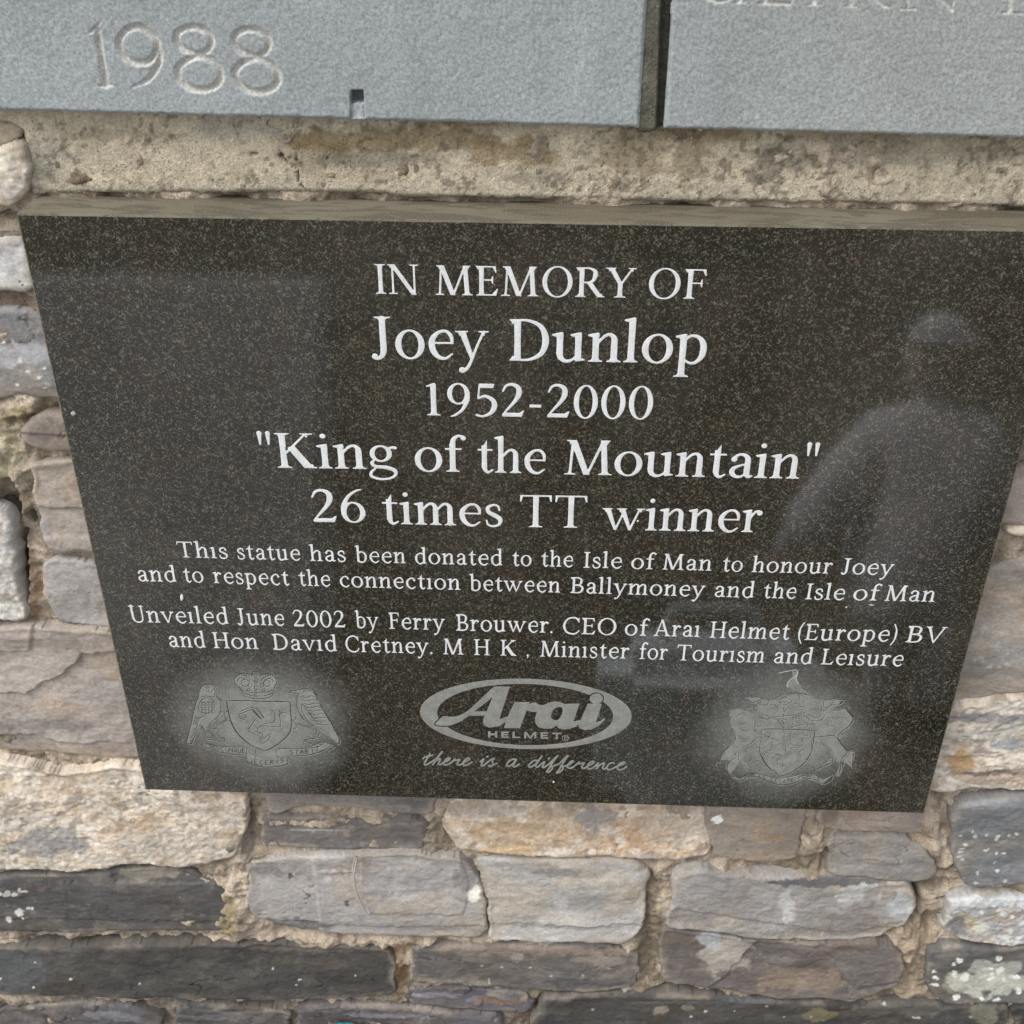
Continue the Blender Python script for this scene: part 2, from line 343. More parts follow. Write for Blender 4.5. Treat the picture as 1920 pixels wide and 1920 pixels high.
def glyph(c, t, h):
    p = Pen(t, h); st, sf, dg, ar, br = p.st, p.sf, p.dg, p.ar, p.br
    x = XH; q = t / 2; w = 1
    if c == 'I': st(.18, 0, 1); sf(.18, 0, .36); sf(.18, 1, .36, -1); w = .36
    elif c == 'N': st(.13, 0, 1, h * 1.35); dg((.13, 1), (.82, -.02), t * 1.15); st(.84, 0, 1, h * 1.35); sf(.13, 0, .30, 1, h * 1.3); sf(.84, 1, .30, -1, h * 1.3); sf(.07, 1, .20, -1, h); w = 1.0
    elif c == 'M': dg((.19, 1), (.13, 0), h * 1.4); dg((.20, 1), (.54, 0), t * 1.12); dg((.92, 1), (.55, 0), h * 1.5); dg((.92, 1), (.98, 0), t); sf(.13, 0, .28, 1, h * 1.4); sf(.98, 0, .34); sf(.14, 1, .2, -1, h); sf(.98, 1, .2, -1, t * .7); w = 1.15
    elif c in 'EFL':
        st(.17, 0, 1); sf(.12, 1, .24, -1); sf(.17, 0, .34)
        if c != 'L':
            ar(.1, .60, 1 - h / 2); p.po((.56, 1), (.61, 1), (.63, .78), (.60, .78), (.52, .95)); ar(.17, .50, .53); p.po((.50, .66), (.47, .55), (.47, .51), (.50, .40), (.53, .40), (.53, .66))
        else: sf(.17, 1, .34, -1)
        if c != 'F': ar(.1, .60, h / 2); p.po((.54, 0), (.62, 0), (.68, .24), (.65, .24), (.50, .05)); w = .68
        else: w = .64
    elif c in 'OQ': p.ring(.47, .5, .46, .53); w = .94
    elif c == 'C': br((.80, .78, h * 1.2), (.70, .95, h * 1.3), (.50, 1.0, h * 1.4), (.24, .88, t * .7), (.09, .52, t), (.20, .14, t * .8), (.48, 0, h * 1.5), (.70, .05, h * 1.2), (.83, .22, h)); p.po((.78, .99), (.83, .99), (.84, .70), (.80, .70)); w = .86
    elif c == 'G': br((.80, .78, h * 1.2), (.70, .95, h * 1.3), (.50, 1.0, h * 1.4), (.24, .88, t * .7), (.09, .52, t), (.20, .14, t * .8), (.48, 0, h * 1.5), (.70, .04, h * 1.5), (.80, .1, h)); st(.78, .02, .42); sf(.78, .44, .32, -1); w = .92
    elif c in 'RBP':
        st(.17, 0, 1); sf(.14, 0, .32); sf(.11, 1, .24, -1)
        br((.12, .975, h), (.40, .97, h * 1.3), (.56, .88, t * .8), (.58, .74, t), (.52, .57, t * .7), (.38, .50, h * 1.2), (.15, .50, h))
        if c == 'R': p.po((.30, .52), (.47, .52), (.78, .06), (.86, 0), (.66, 0)); sf(.78, 0, .22, 1, h); w = .82
        elif c == 'B': br((.15, .50, h), (.42, .51, h * 1.3), (.62, .40, t * .8), (.65, .27, t), (.58, .10, t * .8), (.42, .03, h * 1.3), (.12, .025, h)); w = .74
        else: w = .68
    elif c == 'Y': p.po((.06, 1), (.06 + t * 1.15, 1), (.50, .46), (.36, .46)); p.po((.76, 1), (.76 + h * 1.3, 1), (.50, .46), (.42, .46)); st(.43, 0, .5); sf(.43, 0, .36); sf(.13, 1, .32, -1, t * .8); sf(.78, 1, .26, -1, h); w = .88
    elif c == 'J': br((.25, .95, t), (.25, .55, t), (.25, .20, t), (.20, .05, t * .75), (.10, -.01, h * 1.4), (.03, .02, t * .5)); p.dot(.045, .045, t * .5); sf(.25, 1, .38, -1); p.po((.25 - q, .8), (.25 - q, .98), (.25 + q, .98), (.25 + q, .8)); w = .46
    elif c == 'D': st(.17, 0, 1); sf(.12, 0, .26); sf(.12, 1, .26, -1); br((.12, .975, h), (.42, .965, h * 1.4), (.68, .82, t * .75), (.78, .52, t * 1.05), (.70, .20, t * .8), (.44, .035, h * 1.4), (.12, .025, h)); w = .88
    elif c == 'T': st(.42, 0, 1); sf(.42, 0, .36); ar(.05, .79, 1 - h / 2); p.po((.02, 1), (.10, 1), (.05, .80), (.015, .80)); p.po((.82, 1), (.74, 1), (.79, .80), (.825, .80)); w = .84
    elif c == 'K': st(.17, 0, 1); sf(.17, 0, .34); sf(.17, 1, .34, -1); p.po((.68, 1), (.68 + h * 1.4, 1), (.26, .42), (.20, .44)); p.po((.27, .58), (.42, .66), (.84, 0), (.62, 0)); sf(.72, 1, .3, -1, h); sf(.76, 0, .30, 1, t * .8); w = .90
    elif c == 'A': p.po((.38, 1.02), (.44, 1.02), (.14, 0), (.14 - h * 1.2, 0)); p.po((.34, 1.02), (.46, 1.02), (.84, 0), (.84 - t * 1.15, 0)); ar(.22, .66, .33); sf(.11, 0, .28, 1, h); sf(.78, 0, .34, 1, t * .8); w = .90
    elif c == 'H': st(.17, 0, 1); st(.75, 0, 1); ar(.17, .75, .52); [sf(a, b, .33, u) for a in (.17, .75) for b, u in ((0, 1), (1, -1))]; w = .92
    elif c == 'U': br((.17, 1, t), (.17, .5, t), (.19, .20, t * .95), (.30, .03, t * .6), (.48, 0, h * 1.3), (.64, .08, h * 1.3), (.71, .3, h * 1.3), (.71, 1, h * 1.3)); sf(.17, 1, .34, -1); sf(.71, 1, .28, -1, h); w = .86
    elif c == 'V': p.po((.03, 1), (.03 + t * 1.15, 1), (.45, .0), (.39, -.01)); p.po((.76, 1), (.76 + h * 1.3, 1), (.44, -.01), (.38, .02)); sf(.10, 1, .30, -1, t * .8); sf(.78, 1, .26, -1, h); w = .86
    elif c == 'S': br((.50, .80, h), (.42, .95, h * 1.3), (.28, 1, h * 1.3), (.12, .85, t * .8), (.16, .65, t * .9), (.38, .48, t), (.52, .28, t * .9), (.42, .06, t * .5), (.26, 0, h * 1.3), (.10, .07, h * 1.2), (.05, .24, h)); w = .58
    elif c == 'X': dg((.15, 1), (.70, 0), t); dg((.68, 1), (.12, 0), h); w = .8
    # lower case
    elif c == 'o': p.ring(.34, x / 2, .335, x / 2 + .02); w = .68
    elif c == 'e': ar(.08, .58, .385); br((.565, .385, h * 1.3), (.54, .55, t * .62), (.43, .665, h * 1.5), (.26, .64, t * .55), (.11, .46, t * .95), (.12, .22, t), (.24, .05, t * .72), (.40, .01, h * 1.4), (.56, .12, h * .9)); w = .62
    elif c == 'c': p.dot(.50, .53, t * .5); br((.51, .55, t * .6), (.42, .655, h * 1.5), (.26, .64, t * .55), (.10, .46, t * .95), (.11, .22, t), (.23, .05, t * .72), (.39, .01, h * 1.4), (.54, .12, h * .9)); w = .58
    elif c == 'y' : p.po((.03, x), (.03 + t * 1.1, x), (.37, .05), (.30, -.02)); br((.60, x - .02, h * 1.3), (.45, .32, h * 1.2), (.32, -.02, h * 1.4), (.22, -.22, t * .55), (.12, -.30, t * .6)); p.dot(.10, -.27, t * .52); sf(.10, x, .30, -1, t * .8); sf(.60, x, .24, -1, h); w = .68
    elif c == 'u': st(.15, .18, x - .03); p.flag(.15, x); br((.15, .25, t), (.17, .10, t * .9), (.28, .01, h * 1.8), (.42, .04, h * 1.3), (.53, .15, h)); st(.55, .03, x - .03); p.flag(.55, x); p.po((.50, 0), (.48, .1), (.6, .1), (.70, .06), (.70, .03)); w = .72
    elif c in 'nmhr':
        T = 1.04 if c == 'h' else x
        st(.15, 0, T - .03); p.flag(.15, T); sf(.15, 0, .32)
        if c == 'r': br((.20, .44, h), (.30, .62, h * 1.4), (.40, .655, t * .6)); p.dot(.43, .60, t * .55); w = .50
        else:
            def arch(a, b): br((a, .46, h), (a + .13, .62, h * 1.5), (b - .10, .665, t * .55), (b - .01, .58, t * .85), (b, .42, t), (b, .06, t)); sf(b, 0, .32)
            if c == 'm': arch(.20, .54); arch(.58, .92); w = 1.08
            else: arch(.20, .55); w = .71
    elif c == 'l': st(.15, 0, 1.02); p.flag(.15, 1.05); sf(.15, 0, .32); w = .32
    elif c in ('i', 'ı', 'j'): st(.15, 0, x - .03); p.flag(.15, x); sf(.15, 0, .32); w = .32; (p.dot(.14, .93, t * .48) if c == 'i' else None)
    elif c == 'p': st(.15, -.33, x - .03); p.flag(.15, x); sf(.15, -.34, .34); br((.18, .55, h), (.30, .66, h * 1.4), (.47, .63, t * .6), (.58, .47, t * .95), (.58, .22, t * .95), (.48, .05, t * .6), (.34, .0, h * 1.4), (.18, .09, h)); w = .70
    elif c == 'b': st(.13, .06, 1.02); p.flag(.13, 1.05); br((.15, .55, h), (.28, .66, h * 1.4), (.45, .63, t * .6), (.56, .47, t * .95), (.56, .22, t * .95), (.46, .05, t * .6), (.32, .0, h * 1.4), (.13, .06, h * 1.6)); w = .66
    elif c == 'd': st(.55, .03, 1.02); p.flag(.55, 1.05); br((.53, .57, h), (.40, .665, h * 1.4), (.24, .63, t * .6), (.11, .47, t * .95), (.11, .22, t * .95), (.21, .05, t * .6), (.35, .0, h * 1.4), (.52, .12, h)); p.po((.50, 0), (.48, .1), (.6, .1), (.68, .06), (.68, .03)); w = .70
    elif c == 'a': p.dot(.12, .53, t * .52); br((.11, .55, t * .7), (.20, .65, h * 1.5), (.33, .665, t * .6), (.44, .57, t * .9), (.45, .40, t), (.45, .12, t), (.50, .03, t * .6), (.58, .05, h)); br((.44, .40, h), (.28, .35, h * 1.3), (.12, .26, t * .75), (.10, .13, t * .9), (.20, .03, t * .6), (.32, .03, h * 1.4), (.44, .14, h)); w = .60
    elif c == 't': st(.20, .14, x + .10); p.po((.20 - q, x + .02), (.20 + q, x + .26), (.20 + q, x - .1), (.20 - q, x - .1)); ar(.02, .42, x - h / 2, h * 1.1); br((.20, .2, t), (.22, .08, t * .8), (.30, .01, h * 1.6), (.42, .08, h)); w = .44
    elif c == 'f': st(.20, 0, .80); sf(.20, 0, .34); ar(.02, .42, x - h / 2, h * 1.1); br((.20, .75, t), (.23, .93, t * .8), (.34, 1.03, h * 1.6), (.46, 1.01, t * .5)); p.dot(.47, .97, t * .45); w = .44
    elif c == 'g':
        p.ring(.29, .45, .25, .24, t * .8, h * 1.1); br((.46, .60, h * 1.2), (.56, .63, h * 1.6), (.62, .62, h * 1.8))
        br((.14, .27, h), (.08, .17, t * .6), (.16, .08, t * .6), (.40, .05, t * .75), (.58, -.03, t * .7), (.60, -.16, t * .5), (.46, -.27, h * 1.3), (.24, -.29, h * 1.4), (.06, -.22, t * .5), (.05, -.10, t * .5), (.16, .03, h)); w = .66
    elif c == 's': br((.40, .50, h), (.36, .63, h * 1.3), (.24, .665, h * 1.4), (.10, .58, t * .7), (.12, .44, t * .8), (.28, .34, t * .9), (.42, .22, t * .85), (.38, .05, t * .55), (.22, .0, h * 1.4), (.10, .05, h * 1.2), (.06, .18, h)); w = .48
    elif c in 'vw':
        def v(a): p.po((a, x), (a + t * 1.1, x), (a + .34, .05), (a + .28, -.02)); p.po((a + .53, x), (a + .53 + h * 1.2, x), (a + .33, -.02), (a + .28, .02)); sf(a + .07, x, .28, -1, t * .8)
        v(.03)
        if c == 'w': v(.42); sf(1.0, x, .24, -1, h); w = 1.10
        else: sf(.60, x, .24, -1, h); w = .68
    elif c == 'q': w = .7
    # figures
    elif c == '1': st(.22, 0, .97); sf(.22, 0, .36); p.po((.22 + q, 1.0), (.22 - q * .2, .99), (.04, .91), (.05, .87), (.22 - q, .89)); w = .48
    elif c == '0': p.ring(.32, .49, .31, .52, t * .95); w = .64
    elif c == '9': p.ring(.32, .68, .29, .33, t * .9, h * 1.1); br((.55, .72, t * .9), (.54, .48, t * .85), (.42, .20, t * .6), (.24, .03, h * 1.4), (.12, -.02, h * .8)); w = .64
    elif c == '6': p.ring(.33, .31, .29, .33, t * .9, h * 1.1); br((.10, .28, t * .9), (.11, .52, t * .85), (.23, .80, t * .6), (.41, .97, h * 1.4), (.54, 1.02, h * .8)); w = .66
    elif c == '5': p.po((.14, 1), (.54, 1), (.51, .87), (.15, .87)); br((.155, .92, h), (.12, .56, h)); br((.12, .55, h), (.30, .62, t * .6), (.50, .50, t * .85), (.54, .30, t), (.44, .10, t * .75), (.24, .0, h * 1.4), (.08, .03, t * .5)); w = .62
    elif c == '2': br((.07, .78, h), (.15, .94, t * .5), (.30, .99, t * .6), (.46, .90, t * .9), (.48, .70, t), (.38, .48, t * .7), (.20, .24, h * 1.4), (.07, .05, h * 1.2)); p.po((.05, 0), (.56, 0), (.62, .19), (.58, .19), (.50, .12), (.10, .12)); w = .64
    elif c == '8': p.ring(.32, .745, .24, .275, t * .85); p.ring(.32, .27, .30, .29, t * .9); w = .64
    elif c == '-': ar(.05, .35, .34, h * 1.9); w = .40
    elif c == '"': [p.po((a - .055, 1), (a + .055, 1), (a + .02, .66), (a - .02, .66)) for a in (.08, .27)]; [p.dot(a, 1, .055) for a in (.08, .27)]; w = .36
    elif c == '.': p.dot(.08, .04, .07); w = .2
    elif c == ',': p.dot(.08, .04, .065); br((.1, .03, .08), (.09, -.06, .05), (.03, -.14, .02)); w = .2
    elif c == '(' : br((.26, 1.06, h), (.12, .75, t * .6), (.09, .42, t * .85), (.12, .10, t * .6), (.26, -.22, h)); w = .30
    elif c == ')' : br((.04, 1.06, h), (.18, .75, t * .6), (.21, .42, t * .85), (.18, .10, t * .6), (.04, -.22, h)); w = .30
    return p, w
_G = {}
def gmesh(c, t, h, n):
    k = (c, t, h, n)
    if k not in _G:
        p, w = glyph(c, t, h); cs = 1.0 / n
        xs = np.arange(-.14, w + .16, cs); ys = np.arange(-.42, 1.16, cs)
        X, Y = np.meshgrid(xs, ys, indexing='ij'); D = p.field(X, Y)
        Yv = -np.minimum(np.maximum(D, 0), .03)           # shallow rounded relief in letter units
        co, q, _ = sheet(xs, ys, D, Yv, back=0.0)
        _G[k] = (co, q, w, co[:, 0].min(), co[:, 0].max())
    return _G[k]
def line_mesh(words, cap, t, h, n, y0, gap, size_y=0.0):
    """words: (text, left px, right px, baseline left, baseline right)"""
    parts = []
    for (s, l, r, bl, brr) in words:
        x0, z0 = P(l, bl, y0); x1, z1 = P(r, brr, y0)
        um = (l + r) / 2; bm_ = (bl + brr) / 2
        H = float(P(um, bm_ - cap, y0)[1] - P(um, bm_, y0)[1])
        pen = 0; pl = []
        for c in s:
            if c == ' ': pen += .3; continue
            co, q, w, a, b = gmesh(c, t, h, n); pl.append((co, q, pen, a, b)); pen += w + gap
        lo = pl[0][2] + pl[0][3]; hi = pl[-1][2] + pl[-1][4]
        sx = (x1 - x0) / (hi - lo)
        for co, q, pn, a, b in pl:
            c2 = np.empty_like(co)
            c2[:, 0] = x0 + (co[:, 0] + pn - lo) * sx
            f = (c2[:, 0] - x0) / (x1 - x0)
            c2[:, 2] = z0 + (z1 - z0) * f + co[:, 2] * H
            c2[:, 1] = y0 - .00004 + co[:, 1] * H * .14
            parts.append((c2, q))
    return join(parts)
M_WHITE = m_paint('white_enamel_in_letters', (.66, .67, .67), .16)
M_FROST = m_paint('frosted_etched_granite', (.235, .235, .215), .30, .7)
BIG, SML = (.140, .046), (.125, .064)
LINES = [
 (BIG, 55.5, 60, .10, [('IN', 704.7, 786.2, 550.6, 551.8), ('MEMORY', 816.6, 1191, 552.8, 558.3), ('OF', 1215, 1320.8, 559, 560.6)]),
 (BIG, 78, 72, .06, [('Joey', 697.7, 917, 671.5, 673.5), ('Dunlop', 955, 1322.3, 676, 681.5)]),
 (BIG, 61, 64, .07, [('1952-2000', 800.9, 1222.3, 778.5, 785.5)]),
 (BIG, 65, 64, .05, [('"King', 489, 746.3, 876.5, 880), ('of', 778.7, 874.8, 883.5, 884.8), ('the', 896, 1022.7, 885.6, 888), ('Mountain"', 1057.5, 1527.3, 889.5, 898)]),
 (BIG, 60, 64, .06, [('26', 588, 686.4, 978.5, 979.5), ('times', 718.7, 942.3, 982, 987), ('TT', 974.7, 1099, 988, 989.8), ('winner', 1127.4, 1425, 993, 998)]),
 (SML, 29.5, 44, .10, [('Thıs', 335.3, 428.1, 1044.8, 1047.2), ('statue', 446.4, 563.7, 1048, 1050.8), ('has', 581.4, 648.9, 1051.6, 1053), ('been', 667.2, 761.1, 1054, 1056.2), ('donated', 778.8, 941.9, 1056.8, 1060.2), ('to', 960.8, 996.5, 1060.6, 1061.4), ('the', 1015, 1074.1, 1061.8, 1063), ('Isle', 1093.8, 1165.3, 1064.4, 1065.6), ('of', 1183, 1228.8, 1066.5, 1067.5), ('Man', 1242, 1333.7, 1067.6, 1070), ('to', 1354.2, 1391.3, 1071, 1072), ('honour', 1408.5, 1558.7, 1072.6, 1075.4), ('Joey', 1576.4, 1674, 1076, 1078)]),
 (SML, 29.5, 44, .10, [('and', 260.8, 331.9, 1089.6, 1091), ('to', 346.6, 383, 1091.4, 1092.4), ('respect', 401.4, 543.4, 1093, 1097.4), ('the', 561.7, 620, 1098, 1099.4), ('connectıon', 638.2, 863.2, 1100.2, 1106), ('between', 880.6, 1050.2, 1107, 1111), ('Ballymoney', 1069, 1321.3, 1111.6, 1118.6), ('and', 1339.6, 1412.7, 1119, 1120.6), ('the', 1430.7, 1491.2, 1121, 1122.4), ('Isle', 1508.9, 1582, 1123.4, 1124.8), ('of', 1598.3, 1649, 1125.2, 1126), ('Man', 1658, 1751.6, 1126.4, 1128.4)]),
 (SML, 30.5, 44, .10, [('Unveıled', 245.9, 429.5, 1166.2, 1170), ('June', 446.4, 534.2, 1171, 1173), ('2002', 551.3, 648, 1174.4, 1176.4), ('by', 667.2, 710.8, 1176.8, 1178), ('Ferry', 729.9, 835, 1178.8, 1181.4), ('Brouwer.', 855.3, 1036, 1182.2, 1186.6), ('CEO', 1055, 1154.8, 1188, 1190.6), ('of', 1170.9, 1216.7, 1191, 1192.2), ('Araı', 1225.2, 1311.5, 1192.4, 1194.2), ('Helmet', 1330.3, 1478.8, 1195.6, 1199), ('(Europe)', 1494.8, 1679, 1199.6, 1203), ('BV', 1696.8, 1769.6, 1204, 1206)]),
 (SML, 29.5, 44, .10, [('and', 319, 386.5, 1212.8, 1214.4), ('Hon', 401.4, 485.2, 1215, 1216.8), ('Davıd', 512.5, 632.6, 1218, 1221), ('Cretney.', 648.9, 811, 1221.8, 1225.6), ('M', 831.4, 869.4, 1226.6, 1227.4), ('H', 889, 918.6, 1228, 1228.6), ('K', 938.3, 968.4, 1229, 1229.6), (',', 987.5, 991.5, 1230, 1230), ('Minıster', 1012.8, 1178.8, 1230.8, 1234.8), ('for', 1198.4, 1250.5, 1235.6, 1236.8), ('Tourısm', 1268.4, 1432.4, 1238, 1242.4), ('and', 1450.4, 1521.6, 1243.2, 1244.8), ('Leısure', 1538.4, 1691.2, 1245.6, 1249)]),
]
for (wt, cap, n, gap, words) in LINES:
    co, q = line_mesh(words, cap, wt[0], wt[1], n, 0.0, gap)
    o = mesh_obj('engraved_line', co, q, M_WHITE, plaque)
    o['label'] = 'white engraved line reading ' + ' '.join(x[0] for x in words).replace('ı', 'i').replace('"', '')
    # (a line of the inscription, cut and painted as one piece of work)

# ------------------------------------------------------------------ oval helmet-maker's emblem
def px_sheet(u0, u1, v0, v1, step, field, relief, y0=0.0):
    us = np.arange(u0, u1, step); vs = np.arange(v0, v1, step)
    U, V = np.meshgrid(us, vs, indexing='ij'); D = field(U, V)
    co, q, _ = sheet(us, vs, D, np.minimum(np.maximum(D, 0), 1.2) * relief, back=0.0)
    x, z = P(co[:, 0], co[:, 2], y0)
    q = q[:, ::-1]
    return np.stack([x, y0 - .00003 - co[:, 1], z], -1), q
A = lambda *p: [(760 + a / 8, 1240 + b / 8) for a, b in p]
B = lambda *p: [(980 + a / 8, 1260 + b / 8) for a, b in p]
limb = chaikin(A((1340, 378), (1290, 412), (1000, 690), (900, 770), (780, 825), (700, 834), (575, 815), (520, 860), (440, 940), (480, 966), (650, 970), (800, 920), (960, 820), (1040, 745), (1330, 530)), 1)
stemA = A((1330, 378), (1572, 378), (1500, 590), (1412, 868), (1530, 826), (1520, 900), (1400, 975), (1260, 995), (1190, 965), (1160, 910), (1175, 850), (1225, 740), (1310, 530))
barA = A((960, 750), (1250, 750), (1240, 815), (940, 815))
stemR = A((1640, 610), (1870, 610), (1720, 1005), (1480, 1000), (1540, 820))
earR = chaikin(B((60, 500), (110, 475), (180, 450), (230, 488), (310, 500), (330, 600), (230, 600), (140, 600), (50, 575)), 1)
bowl = B((230, 510), (330, 490), (400, 460), (480, 440), (560, 448), (620, 478), (855, 472), (762, 745), (850, 720), (885, 735), (800, 820), (700, 855), (600, 862), (530, 840), (516, 800), (430, 850), (330, 852), (240, 830), (192, 770), (183, 690), (215, 600))
hole = chaikin(B((590, 528), (605, 600), (550, 710), (480, 728), (425, 690), (430, 610), (480, 545), (540, 522)), 1)
stemI = B((975, 475), (1190, 475), (1098, 752), (1160, 740), (1242, 685), (1225, 730), (1140, 810), (1040, 860), (930, 872), (860, 845), (835, 800), (880, 700))
def word_f(U, V):
    D = np.maximum.reduce([d_poly(U, V, k) for k in (limb, stemA, barA, stemR, earR, bowl, stemI)])
    return np.minimum(D, -d_poly(U, V, hole))
def emblem_f(U, V):
    Wd = word_f(U, V); a = .024
    Ur, Vr = U - 986, V - 1338.5
    U2, V2 = Ur * math.cos(a) + Vr * math.sin(a), -Ur * math.sin(a) + Vr * math.cos(a)
    ring = np.minimum(d_ell(U2, V2, 0, 0, 198.5, 66), -d_ell(U2, V2, -1, 1.2, 165, 57.3))
    dot = d_ell(U, V, 1118.2, 1310, 12.4, 9.6)
    ring = np.minimum(ring, -(dot + 2.0))
    ring = np.minimum(ring, -(Wd + 1.9))
    return np.maximum.reduce([ring, dot, Wd])
co, q = px_sheet(784, 1190, 1268, 1408, .62, emblem_f, .00006)
o = mesh_obj('etched_emblem', co, q, M_FROST, plaque); o['label'] = 'frosted oval emblem with the slanting word Arai'
def block(c, x0, x1, y0, y1, t=3.3):
    m = (y0 + y1) / 2; L = []
    r = lambda a, b, c_, d: L.append([(a, b), (c_, b), (c_, d), (a, d)])
    if c in 'HEL': r(x0, y0, x0 + t * 1.3, y1)
    if c == 'H': r(x1 - t * 1.3, y0, x1, y1); r(x0, m - t / 2, x1, m + t / 2)
    if c == 'E': r(x0, y0, x1, y0 + t * .85); r(x0, m - t * .4, x1 - 1, m + t * .4)
    if c in 'EL': r(x0, y1 - t * .85, x1, y1)
    if c == 'T': r(x0, y0, x1, y0 + t * .9); r((x0 + x1) / 2 - t * .65, y0, (x0 + x1) / 2 + t * .65, y1)
    if c == 'M':
        r(x0, y0, x0 + t * 1.1, y1); r(x1 - t * 1.1, y0, x1, y1); c_ = (x0 + x1) / 2
        L.append([(x0, y0), (x0 + t * 1.5, y0), (c_ + 1.5, y1), (c_ - 1.5, y1)]); L.append([(x1, y0), (x1 - t * 1.5, y0), (c_ - 1.5, y1), (c_ + 1.5, y1)])
    return L
HEL = []
for c, a, b, y0_, y1_ in (('H', 915.3, 932.5, 1371, 1383), ('E', 940, 953.8, 1371.6, 1383.5), ('L', 961, 975, 1372, 1384), ('M', 983, 1005.6, 1372.4, 1384.6), ('E', 1013.5, 1028, 1373, 1385.2), ('T', 1035.5, 1052.8, 1373.6, 1385.6)):
    HEL += block(c, a, b, y0_, y1_)
def hel_f(U, V):
    D = np.maximum.reduce([d_poly(U, V, k) for k in HEL])
    r = np.minimum(d_ell(U, V, 1060, 1384, 6.2, 5.6), -d_ell(U, V, 1060, 1384, 5.0, 4.4))
    R = np.maximum.reduce([d_brush(U, V, [(1058.4, 1387, .9), (1058.4, 1381, .9)]), d_brush(U, V, [(1058.4, 1381.2, .8), (1061.3, 1381.4, .8), (1061.4, 1383.8, .8), (1058.6, 1384.1, .8), (1062, 1387, .8)])])
    return np.maximum.reduce([D, r, R])
co, q = px_sheet(912, 1070, 1367, 1393, .33, hel_f, .00006)
o = mesh_obj('etched_word', co, q, M_FROST, plaque); o['label'] = 'small frosted block capitals reading HELMET with registered mark'
C5 = lambda w, *p: [(770 + a / 4.571, 1390 + b / 4.571, w) for a, b in p]
SCR = [
 C5(2.8, (105, 150), (125, 135), (190, 118)), C5(3.2, (165, 108), (140, 150), (118, 188), (128, 203), (165, 185), (195, 165)),
 C5(3.2, (200, 165), (235, 130), (270, 92), (262, 96), (225, 150), (190, 200), (215, 168), (248, 150), (252, 165), (235, 195), (262, 195), (290, 175)),
 C5(3.0, (285, 180), (320, 165), (338, 148), (325, 142), (300, 158), (285, 190), (300, 203), (335, 190), (365, 165)),
 C5(3.0, (355, 180), (378, 152), (374, 162), (392, 162), (420, 156), (404, 180), (398, 198), (420, 203), (455, 185)),
 C5(3.0, (448, 185), (480, 168), (505, 150), (492, 142), (465, 158), (450, 190), (465, 207), (495, 198), (525, 178)),
 C5(3.2, (598, 175), (625, 152), (612, 185), (605, 205), (625, 208), (655, 180)), C5(3.4, (655, 133), (662, 130)),
 C5(3.0, (650, 190), (690, 155), (715, 148), (700, 165), (705, 190), (695, 207), (668, 208), (690, 212), (738, 188)),
 C5(3.2, (905, 155), (870, 155), (835, 180), (825, 205), (840, 214), (875, 195), (905, 158), (885, 195), (880, 215), (900, 215), (930, 195)),
 C5(3.2, (1090, 165), (1060, 165), (1025, 190), (1010, 212), (1028, 220), (1065, 200), (1095, 165), (1125, 125), (1095, 170), (1072, 205), (1085, 222), (1110, 205)),
 C5(3.0, (1110, 200), (1148, 175), (1135, 205), (1130, 222), (1150, 220), (1185, 195)), C5(3.2, (1182, 148), (1188, 146)),
 C5(3.2, (1185, 195), (1220, 160), (1258, 125), (1250, 135), (1215, 185), (1185, 235), (1165, 262), (1185, 262), (1210, 240), (1215, 222), (1195, 212)),
 C5(3.2, (1215, 215), (1275, 190), (1310, 155), (1345, 125), (1340, 135), (1305, 188), (1275, 240), (1252, 270), (1280, 262), (1305, 235), (1300, 215), (1285, 210)),
 C5(3.0, (1300, 215), (1345, 205), (1388, 180), (1392, 168), (1370, 175), (1345, 205), (1352, 228), (1385, 225), (1425, 195)),
 C5(3.0, (1420, 200), (1444, 178), (1440, 190), (1460, 190), (1488, 184), (1470, 210), (1468, 226), (1488, 230), (1515, 215)),
 C5(3.0, (1510, 215), (1545, 200), (1570, 182), (1560, 172), (1535, 185), (1515, 215), (1528, 236), (1560, 228), (1590, 205)),
 C5(3.0, (1588, 205), (1610, 185), (1600, 215), (1592, 236), (1620, 205), (1655, 185), (1660, 195), (1645, 225), (1655, 238), (1685, 220)),
 C5(3.0, (1745, 190), (1735, 182), (1700, 195), (1682, 225), (1695, 242), (1730, 235), (1770, 212)),
 C5(3.0, (1765, 215), (1810, 200), (1838, 185), (1825, 178), (1795, 190), (1770, 220), (1785, 244), (1820, 238), (1850, 215)),
]
def scr_f(U, V):
    D = np.full(U.shape, -1e9)
    for s in SCR:
        u = [a[0] for a in s]; i0 = int(max(0, (min(u) - 6 - 790) / .45)); i1 = int((max(u) + 6 - 790) / .45)
        D[i0:i1] = np.maximum(D[i0:i1], d_brush(U[i0:i1], V[i0:i1], s, 5))
    return D
co, q = px_sheet(790, 1180, 1404, 1454, .45, scr_f, .00006)
o = mesh_obj('etched_script', co, q, M_FROST, plaque); o['label'] = 'frosted handwriting reading there is a difference'

